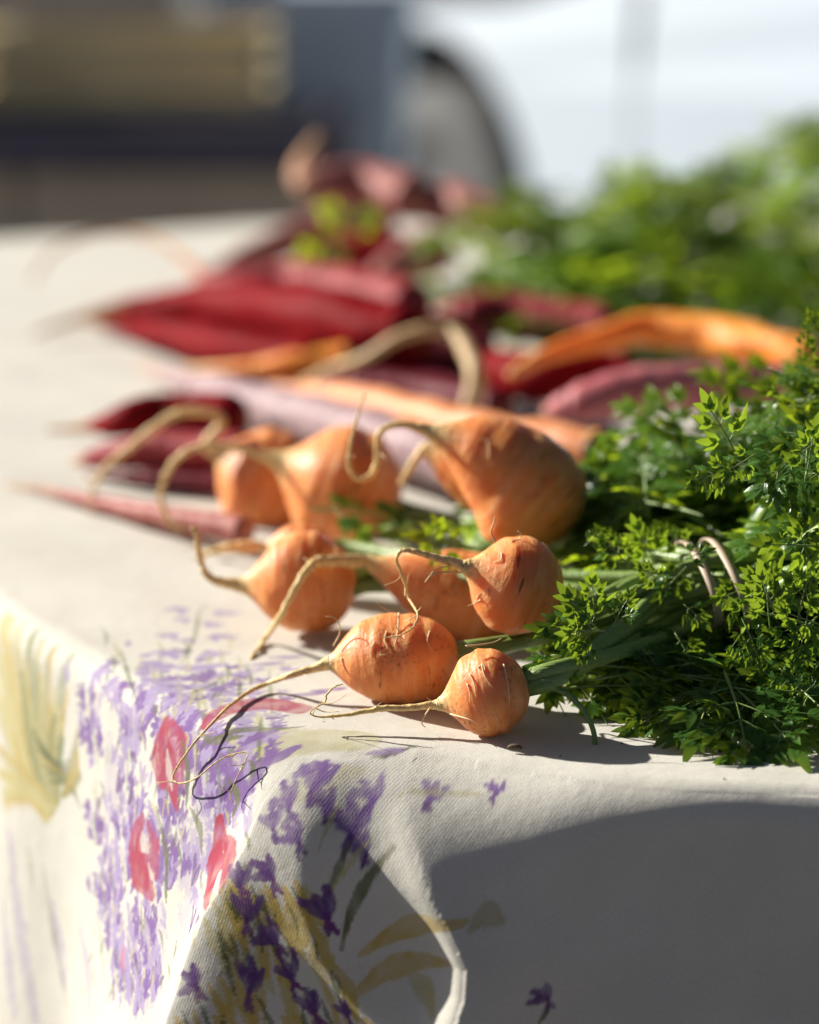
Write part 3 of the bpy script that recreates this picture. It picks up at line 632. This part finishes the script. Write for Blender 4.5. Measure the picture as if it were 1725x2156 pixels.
long_carrot('dusky pink carrot behind the big red one, thin root arching high to the left', [(70, 590, 3, 20), (110, 530, 4, 40), (180, 497, 4.5, 50), (260, 490, 5, 52), (335, 508, 6, 50), (400, 555, 9, 42), (440, 590, 16, 38), (500, 600, 30, 38), (620, 598, 42, 40), (740, 612, 46, 42), (860, 640, 44, 42)], M_PINK, 29, 38)
long_carrot('pale pink carrot slanting up towards the back of the heap', [(430, 578, 6, 14), (540, 535, 28, 24), (660, 490, 36, 34), (800, 458, 40, 44)], M_DUST, 30)
long_carrot('pink carrot on top of the heap with a tan tail sticking up', [(672, 285, 9, 105), (652, 318, 15, 95), (636, 350, 20, 86), (640, 382, 26, 78), (690, 388, 40, 76), (770, 390, 46, 74), (860, 415, 46, 70)], M_DUST, 31, 24, tail_r=.010)
long_carrot('brownish pink carrot at the back, right of the topmost one', [(830, 420, 22, 66), (900, 425, 38, 66), (980, 440, 42, 64), (1080, 470, 30, 60)], M_DUST, 32)
long_carrot('dark brown red carrot in the shade under the pale pink one', [(640, 540, 20, 34), (720, 530, 38, 36), (830, 530, 40, 38)], M_RED, 33)
long_carrot('short pink carrot end showing in front of the far leaves', [(800, 580, 24, 30), (850, 555, 38, 34), (910, 530, 44, 38)], M_DUST, 34)
long_carrot('plum carrot in front of the far leaves, right of the big red one', [(900, 680, 20, 26), (980, 672, 42, 30), (1080, 664, 46, 32), (1260, 690, 42, 30)], M_PINK, 35)
long_carrot('bright red carrot under the bent orange one', [(985, 772, 16, 18), (1040, 775, 38, 22), (1130, 795, 50, 24), (1300, 792, 46, 26)], M_RED, 36)
long_carrot('ribbed pink carrot in front of the bent orange one', [(1150, 868, 10, 26), (1210, 852, 34, 32), (1320, 826, 46, 38), (1450, 815, 46, 40), (1650, 812, 42, 40)], M_ROSE, 37)
long_carrot('long bent orange carrot lying over the red ones on the right', [(1078, 788, 10, 42), (1120, 762, 16, 44), (1200, 730, 22, 47), (1290, 707, 28, 50), (1365, 692, 36, 51), (1480, 703, 42, 50), (1580, 726, 45, 48), (1690, 752, 42, 46)], M_LONGO, 38, 8, fat=1.0)
long_carrot('crooked tan root bridging over the dark carrots', [(635, 805, 5, 16), (700, 775, 8, 28), (770, 752, 10, 38), (830, 715, 11, 48), (890, 695, 12, 53), (945, 697, 14, 52), (985, 738, 17, 45), (1003, 800, 19, 33), (985, 868, 17, 18)], M_TAN, 39, 8, tail_r=.02)
long_carrot('dark plum carrot under the crooked tan root, upper one', [(680, 735, 34, 14), (780, 738, 44, 16), (900, 742, 46, 18), (1010, 745, 40, 20)], M_PLUM, 40)
long_carrot('dark plum carrot under the crooked tan root, lower one', [(690, 818, 30, 10), (800, 822, 40, 12), (900, 832, 42, 13), (1040, 858, 40, 14)], M_PLUM, 41)
long_carrot('orange carrot tip with tan tail under the big red carrot', [(370, 778, 4, 8), (450, 776, 8, 14), (540, 772, 14, 18), (620, 762, 20, 22), (720, 755, 28, 24)], M_LONGO, 42, 16)

# ------------------------------------------------------------------ carrot leaves
def leaf_mesh(seed, L, npair, lobe, droop, wide=.36, spread=.42, skin=None, dens=1.2):
    rs = random.Random(seed); V, F = [], []; MI = []
    def axis(a): return np.array([L * a - L * .10 * droop * a * a, math.sin(a * 2.2 + seed) * L * .03, L * (.10 * a - droop * .42 * a * a)])
    def tang(a): d = axis(min(1, a + .02)) - axis(max(0, a - .02)); return d / np.linalg.norm(d)
    def add_tube(P, r, seg=5):
        b = len(V); X, _ = tube_arrays(np.array(P), np.array(r), seg); V.extend(X.reshape(-1, 3)); f = tube_faces(len(P), seg, b, False); F.extend(f); MI.extend([1] * len(f))
    def lobe_blade(p, d, n, ln, wd):
        s = np.cross(n, d); s /= np.linalg.norm(s) + 1e-9; b = len(V); cup = rs.uniform(-.10, .22) * ln; tipd = rs.uniform(-.25, .12) * ln
        V.extend([p + s * wd * .34, p - s * wd * .34, p + d * ln * .42 + s * wd * .44 + n * cup * .5, p + d * ln * .38 + n * cup * .05, p + d * ln * .42 - s * wd * .44 + n * cup * .5,
                  p + d * ln * .76 + s * wd * .25 + n * (cup * .5 + tipd * .5), p + d * ln * .74 + n * tipd * .4, p + d * ln * .76 - s * wd * .25 + n * (cup * .5 + tipd * .5), p + d * ln + n * tipd])
        f = [(b, b + 1, b + 3), (b, b + 3, b + 2), (b + 1, b + 4, b + 3), (b + 2, b + 3, b + 6, b + 5), (b + 3, b + 4, b + 7, b + 6), (b + 5, b + 6, b + 8), (b + 6, b + 7, b + 8)]
        F.extend(f); MI.extend([0] * 7)
    def rot(d, n, a): return d * math.cos(a) + np.cross(n, d) * math.sin(a)
    def leaflet(p, d, n, ln):
        wd = ln * wide
        for a, k in ((0, .92), (.58, .74), (-.58, .74), (1.1, .48), (-1.1, .48)):
            if abs(a) > 1 and rs.random() < .45: continue
            a2 = a + rs.uniform(-.12, .12); q = p + d * ln * (.16 if a == 0 else .06 if abs(a) < 1 else 0)
            lobe_blade(q, rot(d, n, a2), n + np.array([rs.uniform(-.25, .25), rs.uniform(-.25, .25), 0]), ln * k * rs.uniform(.85, 1.15), wd * (1 if a == 0 else .85))
    n_ = 18; add_tube([axis(i / n_) for i in range(n_ + 1)], [.0008 * min(1, .25 + i * .4) * (1 - .6 * i / n_) for i in range(n_ + 1)])
    upv = np.array([0, 0, 1.])
    for i in range(npair + 1):
        a = .26 + .72 * i / npair; p = axis(a); d = tang(a); side0 = np.cross(upv, d); side0 /= np.linalg.norm(side0); n = np.cross(d, side0)
        if i == npair: leaflet(p, d, n, lobe * 1.2); continue
        pl = L * spread * (1 - .78 * (i / npair) ** 1.1) * rs.uniform(.85, 1.12)
        for sd in (1, -1):
            ang = sd * (1.05 - .45 * i / npair + rs.uniform(-.12, .12)); pd = rot(d, n, ang)
            pd = pd + n * rs.uniform(-.15, .40); pd /= np.linalg.norm(pd); pn = np.cross(pd, np.cross(n, pd)); pn = n - pd * np.dot(n, pd); pn /= np.linalg.norm(pn)
            dr = rs.uniform(.05, .45)
            def pax(b): return p + pd * pl * b - n * dr * pl * b * b
            m = int(round(pl / (lobe * dens)))
            add_tube([pax(k / 4) for k in range(5)], [.00042 * (1 - .5 * k / 4) for k in range(5)], 4)
            for k in range(m + 1):
                b = (k + .75) / (m + .75); q = pax(min(b, 1)); bd = pax(min(1, b + .05)) - pax(b - .05); bd /= np.linalg.norm(bd)
                if k == m: leaflet(q, bd, pn, lobe * rs.uniform(.9, 1.1)); continue
                for s2 in (1, -1): leaflet(q, rot(bd, pn, s2 * rs.uniform(.6, .9)), pn, lobe * (1 - .3 * b) * rs.uniform(.8, 1.1))
    me = mesh('leaf', V, F); me.materials.append(skin or M_LEAF); me.materials.append(M_STALK); me.polygons.foreach_set('material_index', MI); me.update(); return me
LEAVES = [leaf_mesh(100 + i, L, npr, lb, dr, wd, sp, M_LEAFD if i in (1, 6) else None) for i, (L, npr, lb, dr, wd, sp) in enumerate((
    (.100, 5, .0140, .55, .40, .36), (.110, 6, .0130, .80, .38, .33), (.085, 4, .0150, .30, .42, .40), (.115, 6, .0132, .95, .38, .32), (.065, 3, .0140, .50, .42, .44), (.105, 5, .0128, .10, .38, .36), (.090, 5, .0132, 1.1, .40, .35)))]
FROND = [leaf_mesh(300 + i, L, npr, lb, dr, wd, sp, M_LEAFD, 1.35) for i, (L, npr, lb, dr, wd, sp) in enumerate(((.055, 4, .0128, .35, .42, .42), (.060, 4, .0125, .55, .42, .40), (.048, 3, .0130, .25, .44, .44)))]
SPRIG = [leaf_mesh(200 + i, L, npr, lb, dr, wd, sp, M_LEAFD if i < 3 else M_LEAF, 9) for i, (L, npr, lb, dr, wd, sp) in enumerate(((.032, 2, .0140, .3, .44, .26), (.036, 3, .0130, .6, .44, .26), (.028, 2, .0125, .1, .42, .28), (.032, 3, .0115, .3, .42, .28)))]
def place_leaf(me, p, d, up, parent, sc=1.0):
    d = Vector(d).normalized(); up = Vector(up); s = up.cross(d)
    if s.length < 1e-4: s = Vector((1, 0, 0)).cross(d)
    s.normalize(); n = d.cross(s)
    o = bpy.data.objects.new('leaf', me); C.objects.link(o); o.parent = parent
    pm = Vector((0, 0, 0)); q = parent
    while q is not None: pm += q.location; q = q.parent
    M = Matrix((d, s, n)).transposed().to_4x4()
    o.rotation_euler = M.to_euler(); o.location = Vector(p) - pm; o.scale = (sc, sc, sc); return o

# stalks of the front bunch run from each crown through the rubber band
BAND = aty(1505, 1228, .915)
rl = random.Random(5)
STALKS = []
def stalk(key, end, mids=(), r=.0022, jit=.004):
    t, crown, ax, Rw, bv = CAR[key]
    ad = ax / np.linalg.norm(ax); p0 = crown - ad * .0015 + np.array([0, rl.uniform(-1, 1), rl.uniform(-1, 1)]) * Rw * .16
    P = [p0, p0 + ad * .012 + np.array([0, 0, .001])] + list(mids) + [end]
    o = tube('leaf_stalk', P, [r * 1.25, r * 1.1] + [r] * len(mids) + [r * .7], 8, M_STALK, t, 6)
    STALKS.append((o, np.array(end))); return o
def bandpt(): 
    a = rl.uniform(0, 6.28); q = math.sqrt(rl.random()) * .0125; return BAND + np.array([rl.uniform(-.002, .002), math.cos(a) * q, math.sin(a) * q])
for key, n in (('A', 5), ('B', 4), ('C', 4), ('D', 4), ('E', 5), ('F', 4), ('G', 3), ('H', 4), ('I', 4), ('J', 2)):
    for i in range(n):
        b = bandpt(); e_ = b + np.array([rl.uniform(.03, .10), rl.uniform(-.05, .07), rl.uniform(-.012, .05)])
        e_[2] = max(e_[2], T + .004)
        crown = CAR[key][1]; m1 = crown * .5 + b * .5 + np.array([0, rl.uniform(-.004, .004), rl.uniform(-.003, .003)]); m1[2] = max(m1[2], T + .004)
        stalk(key, e_, (m1, b), rl.uniform(.0016, .0026))
# cut-off stem drooping to the cloth from the smallest carrot
t, crown, ax, Rw, bv = CAR['A']
tube('leaf_stalk', [crown + np.array([-.002, 0, -.001]), aty(1150, 1447, yA - .001), aty(1195, 1462, yA - .004), aty(1232, 1500, yA - .008), aty(1250, 1540, yA - .010), aty(1253, 1572, yA - .011)], [.0012, .0011, .001, .0009, .0009, .0010], 8, M_STALK, t, 6)

def any_stalk(p):
    c = sorted(STALKS, key=lambda s: np.linalg.norm(s[1] - p))[:6]; return rl.choice(c)[0]
def fill(poly_px, yr, n, meshes, az, el, sc=(.8, 1.15), parent=None, zmin=.004, back=.55):
    poly = np.array(poly_px); lo, hi = poly.min(0), poly.max(0)
    def inside(u, v):
        c = False; j = len(poly) - 1
        for i in range(len(poly)):
            if (poly[i][1] > v) != (poly[j][1] > v) and u < (poly[j][0] - poly[i][0]) * (v - poly[i][1]) / (poly[j][1] - poly[i][1]) + poly[i][0]: c = not c
            j = i
        return c
    k = 0; g = 0
    while k < n and g < n * 40:
        g += 1; u = rl.uniform(lo[0], hi[0]); v = rl.uniform(lo[1], hi[1])
        if not inside(u, v): continue
        if 1405 < u < 1585 and 1085 < v < 1330 and yr[0] < .90: continue
        f = (v - lo[1]) / (hi[1] - lo[1]); y = yr[0] + (yr[1] - yr[0]) * (1 - f) + rl.uniform(-.02, .02)
        p = aty(u, v, y)
        if p[2] < T + zmin: continue
        A = rl.uniform(*az); E = rl.uniform(*el); d = np.array([math.cos(A) * math.cos(E), math.sin(A) * math.cos(E), math.sin(E)])
        me = rl.choice(meshes); s = rl.uniform(*sc); base = p - d * .075 * s * back
        if base[2] < T + .002: base[2] = T + .002
        place_leaf(me, base, d, (rl.uniform(-.5, .5), rl.uniform(-.9, .3), 1), parent or any_stalk(p), s); k += 1
PI = math.pi
# sunlit leaves at the back of the front bunch
fill([(1200, 985), (1330, 970), (1500, 955), (1640, 910), (1720, 830), (1990, 740), (1990, 1150), (1240, 1120)], (.985, 1.04), 60, LEAVES, (-.6, 3.6), (-.15, .35), (.6, .95))
fill([(1280, 1060), (1500, 990), (1990, 950), (1990, 1250), (1320, 1220)], (.95, 1.0), 34, LEAVES, (-.6, 3.4), (-.25, .25), (.6, .95))
# right hand mass
fill([(1640, 960), (1720, 880), (1990, 820), (1990, 1420), (1680, 1400)], (.885, .95), 34, LEAVES, (-.9, 3.6), (-.2, .35), (.6, .95))
# shaded inside, behind stalks
fill([(1260, 1150), (1990, 1120), (1990, 1450), (1360, 1450), (1260, 1330)], (.93, 1.0), 60, LEAVES, (-1.2, 3.4), (-.3, .3), (.6, .9))
fill([(1440, 1340), (1990, 1300), (1990, 1500), (1480, 1480)], (.875, .91), 22, LEAVES, (-1.4, 1.4), (-.3, .2), (.5, .8))
fill([(1190, 1390), (1500, 1330), (1560, 1440), (1330, 1455), (1230, 1440)], (.875, .915), 16, FROND, (-1.2, 1.2), (-.3, .2), (.6, .9))
# small leaves hanging over the stalks and the perched carrot
def leaf_px(base, tip, y0, y1, me, up=(0, -.5, 1), sc=None, key=None):
    a = aty(base[0], base[1], y0); b = aty(tip[0], tip[1], y1)
    if a[2] < T + .004: a = atz(base[0], base[1], .004)
    if b[2] < T + .005: b = atz(tip[0], tip[1], .005)
    d = b - a; L0 = max(v.co.length for v in me.vertices)
    s = (np.linalg.norm(d) / L0) if sc is None else sc
    return place_leaf(me, a, d, up, any_stalk(a) if key is None else CAR[key][0], s)
for base, tip, y0, y1, i, up in (((1260, 1330), (1175, 1225), .862, .858, 0, (0, -1, .3)), ((1250, 1300), (1250, 1195), .860, .858, 0, (.2, -1, .2)), ((1275, 1330), (1110, 1310), .858, .850, 1, (0, -1, .6)), ((1290, 1320), (1340, 1235), .866, .864, 1, (0, -1, .3)),
                                 ((1310, 1300), (1350, 1290), .862, .858, 2, (0, -1, .5)), ((1230, 1370), (1090, 1395), .860, .846, 1, (0, -.7, 1)), ((1260, 1320), (1165, 1340), .86, .85, 2, (0, -1, .2)), ((1250, 1350), (1215, 1400), .856, .850, 0, (.3, -1, .3)),
                                 ((1330, 1200), (1255, 1100), .90, .90, 1, (0, -1, .5)), ((1380, 1190), (1330, 1080), .91, .91, 0, (0, -1, .4)), ((1450, 1190), (1370, 1260), .90, .89, 1, (0, -1, .8)),
                                 ((1530, 1260), (1620, 1330), .875, .868, 0, (0, -1, .6)), ((1450, 1160), (1380, 1090), .92, .92, 1, (0, -1, .6)), ((1340, 1350), (1400, 1420), .875, .865, 1, (0, -1, .6)), ((1570, 1235), (1485, 1275), .880, .876, 2, (0, -1, .4)), ((1440, 1180), (1510, 1150), .885, .882, 2, (0, -1, .5)), ((1440, 1270), (1500, 1330), .880, .874, 0, (0, -1, .5)), ((1400, 1230), (1340, 1180), .885, .88, 1, (0, -1, .5)), ((1230, 1150), (1290, 1110), .90, .90, 1, (0, -1, .5)), ((1420, 1330), (1480, 1440), .88, .868, 1, (0, -1, .5))):
    leaf_px(base, tip, y0, y1, SPRIG[i], up)
# leaves drooping on to the cloth at the front right
for base, tip, y0, y1, me, up in (((1530, 1410), (1575, 1605), .866, .838, FROND[1], (0, -1, .7)), ((1525, 1430), (1440, 1580), .866, .840, FROND[0], (-.2, -.9, .8)), ((1570, 1450), (1780, 1460), .860, .850, FROND[0], (0, -.9, .7)), ((1500, 1440), (1298, 1530), .868, .846, FROND[1], (0, -.8, .8)),
                                 ((1560, 1450), (1700, 1600), .862, .838, FROND[0], (0, -.9, .7)), ((1660, 1420), (1800, 1560), .866, .842, FROND[0], (0, -.9, .7)), ((1560, 1300), (1610, 1420), .866, .855, FROND[2], (0, -1, .4)), ((1700, 1290), (1670, 1420), .864, .852, FROND[2], (0, -1, .4)),
                                 ((1625, 1330), (1610, 1150), .868, .864, FROND[2], (.2, -1, .2)), ((1680, 1310), (1720, 1160), .864, .862, FROND[2], (0, -1, .2)), ((1780, 900), (1555, 1020), .882, .868, FROND[1], (0, -.5, 1)), ((1790, 960), (1600, 1080), .880, .868, FROND[0], (0, -.5, 1)), ((1770, 1060), (1640, 1150), .872, .862, FROND[1], (0, -.6, 1)), ((1740, 800), (1705, 640), .93, .93, LEAVES[5], (-.6, -1, .2)), ((1780, 780), (1640, 770), .95, .94, LEAVES[1], (0, -.5, 1)), ((1790, 830), (1560, 850), .94, .93, LEAVES[3], (0, -.5, 1)), ((1700, 880), (1470, 890), .96, .95, LEAVES[1], (0, -.5, 1)), ((1600, 930), (1330, 930), .985, .98, LEAVES[3], (0, -.5, 1))):
    leaf_px(base, tip, y0, y1, me, up)
for k in range(16):
    u = rl.uniform(1540, 1760); v = rl.uniform(930, 1430); a = rl.uniform(-2.6, -.4) if rl.random() < .6 else rl.uniform(2.2, 3.6); ln = rl.uniform(95, 150); y0 = rl.uniform(.858, .872)
    if u < 1600 and 1080 < v < 1340: continue
    leaf_px((u, v), (u + math.cos(a) * ln, v + math.sin(a) * ln), y0, y0 - .006, SPRIG[k % 2], (rl.uniform(-.4, .4), -1, .5))
# bright little sprig on the half hidden carrot
leaf_px((1005, 1150), (838, 1125), yD - .016, yD - .018, SPRIG[3], (0, -.8, .6), key='D')
leaf_px((905, 1140), (935, 1085), yD - .018, yD - .018, SPRIG[3], (0, -1, .2), key='D')
fill([(850, 1040), (1000, 1040), (1000, 1110), (850, 1120)], (1.03, 1.05), 4, SPRIG, (-.3, 3), (-.2, .3), parent=CAR['F'][0])

# far leaves behind the heap
far = empty('carrot_greens', tuple(atz(1450, 660)), 'heap of blurred green carrot leaves at the back right of the table', 'carrot greens')
fill([(910, 620), (1000, 520), (1110, 400), (1220, 440), (1330, 330), (1460, 360), (1560, 330), (1650, 270), (1990, 250), (1990, 700), (1250, 690), (930, 680)], (1.50, 1.85), 230, [LEAVES[k] for k in (0, 1, 2, 3, 4, 5)], (0, 6.28), (-.15, .55), (.55, .85), parent=far)
sml = empty('leaf_sprig', tuple(aty(700, 540, 1.62)), 'two yellow-green leaf scraps lying on the pink carrots at the back', 'leaf')
for u, v in ((740, 470), (735, 495), (660, 555), (665, 575)):
    d = np.array([rl.uniform(-1, 1), -.4, rl.uniform(.2, .8)]); place_leaf(SPRIG[3], aty(u, v, 1.60), d, (0, -1, .5), sml, .6)

# ------------------------------------------------------------------ rubber band, scraps
rb = empty('rubber_band', tuple(BAND), 'beige rubber band wound twice round the leaf stalks', 'rubber band')
def loop(cx, tilt, ra, rbz):
    n = 64; V, F = [], []; wv = .0030; th = .0006
    for i in range(n):
        a = 2 * PI * i / n; p = np.array([math.sin(a) * tilt + math.sin(2 * a) * .0006 - .0045 * math.cos(a), math.cos(a) * ra, math.sin(a) * rbz]); o = np.array([0, math.cos(a), math.sin(a)])
        for dx, do in ((-wv / 2, 0), (wv / 2, 0), (wv / 2, th), (-wv / 2, th)): V.append(p + np.array([dx, 0, 0]) + o * do)
    for i in range(n):
        j = (i + 1) % n
        for k in range(4): F.append((i * 4 + k, j * 4 + k, j * 4 + (k + 1) % 4, i * 4 + (k + 1) % 4))
    link('loop', mesh('loop', V, F), M_BAND, rb, tuple(BAND + np.array([cx, -.001, 0])))
loop(-.0065, -.0025, .0250, .0135); loop(.003, -.0035, .0255, .0145)
hk = atz(1083, 1575, .0015)
V, F = [], []
cc = catmull(np.array([[-.0022, 0, 0, .0003], [-.001, .0002, .0003, .0009], [.001, -.0001, .0004, .0009], [.0025, -.0004, 0, .0004]]), 4)
Vt, _ = tube_arrays(cc[:, :3], cc[:, 3], 7)
tagp(link('husk', mesh('husk', Vt.reshape(-1, 3), tube_faces(len(cc), 7)), M_HUSK, None, hk), 'tiny dark brown husk lying on the cloth in front of the smallest carrot', 'husk')
crumb = mesh('crumb', [(0, 0, .0004), (.0006, 0, 0), (0, .0005, 0), (-.0006, .0001, 0), (0, -.0005, 0), (0, 0, -.0003)], [(0, 1, 2), (0, 2, 3), (0, 3, 4), (0, 4, 1), (5, 2, 1), (5, 3, 2), (5, 4, 3), (5, 1, 4)])
crumb.materials.append(M_HUSK)
for u, v, lb in ((1310, 1565, 'tiny dark crumb of soil below the drooping green stem'), (1525, 1640, 'tiny dark crumb of soil at the table edge on the right'), (1180, 1592, 'tiny dark crumb of soil right of the brown husk')):
    o = link('soil_crumb', crumb, None, None, atz(u, v, .0005)); o.rotation_euler = (0, 0, rl.uniform(0, 6)); tagp(o, lb, 'crumb', 'soil crumbs on the cloth')

# ------------------------------------------------------------------ behind the table: crates and a parked car
M_CRATE = plain('crate_wood', (.56, .45, .25), .7, 9, .3)
M_CRATE2 = plain('old_crate_wood', (.58, .46, .33), .7, 9, .3)
M_SHELF = plain('dark_violet_board', (.10, .085, .11), .6, 6)
def crate(x, y, z, sx, sy, sz, m, label):
    t = empty('wooden_crate', (x, y, z), label, 'crate', 'wooden crates stacked behind the table')
    hs = sz / 3 - .012; sl_ = boxmesh('slat', (sx, .010, hs)); ss = boxmesh('slat', (.010, sy - .022, hs)); po = boxmesh('corner_post', (.026, .026, sz - .004))
    for k in range(3):
        zz = z + (k + .5) * sz / 3
        for s in (-1, 1): link('slat', sl_, m, t, (x, y + s * sy / 2, zz)); link('slat', ss, m, t, (x + s * (sx / 2 - .006), y, zz))
    for a in (-1, 1):
        for b in (-1, 1): link('corner_post', po, m, t, (x + a * (sx / 2 - .026), y + b * (sy / 2 - .019), z + sz / 2))
    link('bottom_board', boxmesh('bottom_board', (sx - .03, sy - .03, .01)), m, t, (x, y, z + .012))
YC = 4.0
places = ['at the left', 'in the middle', 'at the right']
for i, x in enumerate((-1.11, -.70, -.29)):
    crate(x - .08, YC, 0.0, .40, .32, .28, M_CRATE2, f'brown slatted crate on the ground, {places[i]} of the bottom row')
    crate(x - .05, YC, .285, .40, .32, .345, M_CRATE2, f'brown slatted crate under the dark board, {places[i]} of its row')
    crate(x - .11, YC + .03 * i, .700, .40, .32, .12, M_CRATE, f'ochre slatted crate on the dark board, {places[i]} of its row')
M_CRATE3 = plain('grey_crate_wood', (.42, .38, .33), .8, 9, .3)
for i, x in enumerate((-1.12, -.62)):
    for k in range(3): crate(x, YC + .55, k * .325, .47, .34, .32, M_CRATE3, f'grey weathered crate behind the ochre ones, {["left", "right"][i]} column, {["bottom", "middle", "top"][k]} of its stack')
tagp(link('board', boxmesh('board', (1.36, .42, .06)), M_SHELF, None, (-.76, YC - .02, .666)), 'dark violet board between the rows of crates', 'board')
M_STAND_IN = plain('slate_stand_in', (.44, .50, .55), .55, 4, .2)
def stand_in():  # added box, its slate tone replaces the shaded front of the car
    c = aty(725, 300, 4.5); t = empty('car_front_stand_in', (c[0] - .055, c[1], 0), 'added slate blue box standing in for the shaded front of the car', 'stand-in')
    V, F = [], []
    for z, k in ((0, .86), (.80, 1.0)):
        for a in range(16):
            b = 2 * PI * a / 16; sq = (abs(math.cos(b)) ** 6 + abs(math.sin(b)) ** 6) ** (-1 / 6); V.append((.165 * k * sq * math.cos(b), .14 * k * sq * math.sin(b), z))
    F = [(i, (i + 1) % 16, 16 + (i + 1) % 16, 16 + i) for i in range(16)] + [tuple(range(16))[::-1], tuple(range(16, 32))]
    link('body', mesh('body', V, F, False), M_STAND_IN, t, t.location)
    V2 = [(x * 1.06, y * 1.06, zz) for zz in (.80, .86) for x, y, z in V[16:]]
    link('top_slab', mesh('top_slab', V2, F, False), M_STAND_IN, t, t.location)
stand_in()
M_PAINT = plain('white_car_paint', (.42, .48, .54), .3); M_PAINT.node_tree.nodes['Principled BSDF'].inputs['Coat Weight'].default_value = .6
M_TYRE = plain('tyre_rubber', (.06, .06, .06), .8); M_RIM = plain('wheel_metal', (.07, .072, .075), .5); M_DARK = plain('wheel_arch_dark', (.02, .02, .02), .9); M_GLASS = plain('car_glass', (.03, .04, .05), .08)
def car():
    ax = Vector((.53, -.85, 0)).normalized(); wx = aty(880, 420, 5.5)
    ang = math.atan2(ax.y, ax.x); t = empty('parked_car', (wx[0], wx[1], 0), 'blurred white parked car with a dark wheel beyond the table', 'car')
    t.rotation_euler = (0, 0, ang)
    # local: +X along the car to the right, -Y is the side facing the camera; wheel centre at x = 0
    def lk(name, me, m, par=None, loc=(0, 0, 0)):
        o = bpy.data.objects.new(name, me); C.objects.link(o); me.materials.append(m) if len(me.materials) == 0 else None; o.parent = par or t; o.location = loc; return o
    xs0, xs1, zc, ra = -.85, 3.35, .33, .42
    top = [(-.85, .35), (-.90, .46), (-.82, .52), (-.60, .60), (-.42, .68), (-.22, .755), (.02, .785), (.30, .80), (.62, .87), (1.0, .95), (1.9, 1.0), (3.1, 1.0), (3.33, .80), (3.36, .55), (3.3, .32)]
    bot = []
    for cx in (2.55, 0.0):
        bot += [(cx + ra, .24)] + [(cx + ra * math.cos(a), zc + ra * math.sin(a)) for a in np.linspace(0, PI, 15)] + [(cx - ra, .24)]
    prof = top + [(3.2, .24)] + bot + [(-.75, .24)]
    n = len(prof); V, F = [], []
    for yy, sc in ((0.0, .97), (.05, 1.0), (1.55, 1.0), (1.60, .97)):
        for x, z in prof: V.append((x, yy + (.10 * max(0, z - .72) if yy < .1 else -.10 * max(0, z - .72)), .5 + (z - .5) * sc))
    F += [tuple(range(n))[::-1], tuple(range(3 * n, 4 * n))]
    for k in range(3):
        for i in range(n): F.append((k * n + i, k * n + (i + 1) % n, (k + 1) * n + (i + 1) % n, (k + 1) * n + i))
    lk('body', mesh('body', V, F, False), M_PAINT)
    cab = [(.55, .95), (1.15, 1.42), (2.6, 1.44), (3.15, .97)]
    V = [(x, (.08 if z < 1 else .22), z) for x, z in cab] + [(x, (1.52 if z < 1 else 1.38), z) for x, z in cab]
    lk('cabin', mesh('cabin', V, [(0, 1, 2, 3), (7, 6, 5, 4), (0, 4, 5, 1), (1, 5, 6, 2), (2, 6, 7, 3)], False), M_PAINT)
    V = [(.78, .098, 1.0), (1.2, .203, 1.37), (1.85, .203, 1.38), (1.85, .095, 1.0)]; lk('window', mesh('window', V, [(0, 3, 2, 1)], False), M_GLASS)
    V = [(1.93, .095, 1.0), (1.93, .203, 1.38), (2.52, .203, 1.38), (2.92, .098, 1.0)]; lk('window', mesh('window', V, [(0, 3, 2, 1)], False), M_GLASS)
    lk('door_gap', boxmesh('door_gap', (.005, .008, .55)), M_RIM, None, (.72, .002, .58))
    lk('arch_liner', boxmesh('arch_liner', (.80, 1.2, .5)), M_DARK, None, (0, .80, .46))
    for cx in (0, 2.55):
        for yy in (.12, 1.48):
            prof_t = [(.20, -.09), (.29, -.10), (.315, -.07), (.32, 0), (.315, .07), (.29, .10), (.20, .09)]; V, F = [], []; ng = 32
            for i in range(ng):
                a = 2 * PI * i / ng
                for r, o_ in prof_t: V.append((r * math.cos(a), o_, r * math.sin(a)))
            for i in range(ng):
                j = (i + 1) % ng
                for k in range(6): F.append((i * 7 + k, j * 7 + k, j * 7 + k + 1, i * 7 + k + 1))
            w_ = lk('wheel', mesh('wheel', V, F), M_TYRE, None, (cx, yy, .32))
            V, F = [(0, -.06, 0)], []
            for i in range(ng): a = 2 * PI * i / ng; V += [(.2 * math.cos(a), -.075, .2 * math.sin(a))]
            for i in range(ng): F.append((0, 1 + i, 1 + (i + 1) % ng))
            lk('rim', mesh('rim', V, F), M_RIM, w_)
car()
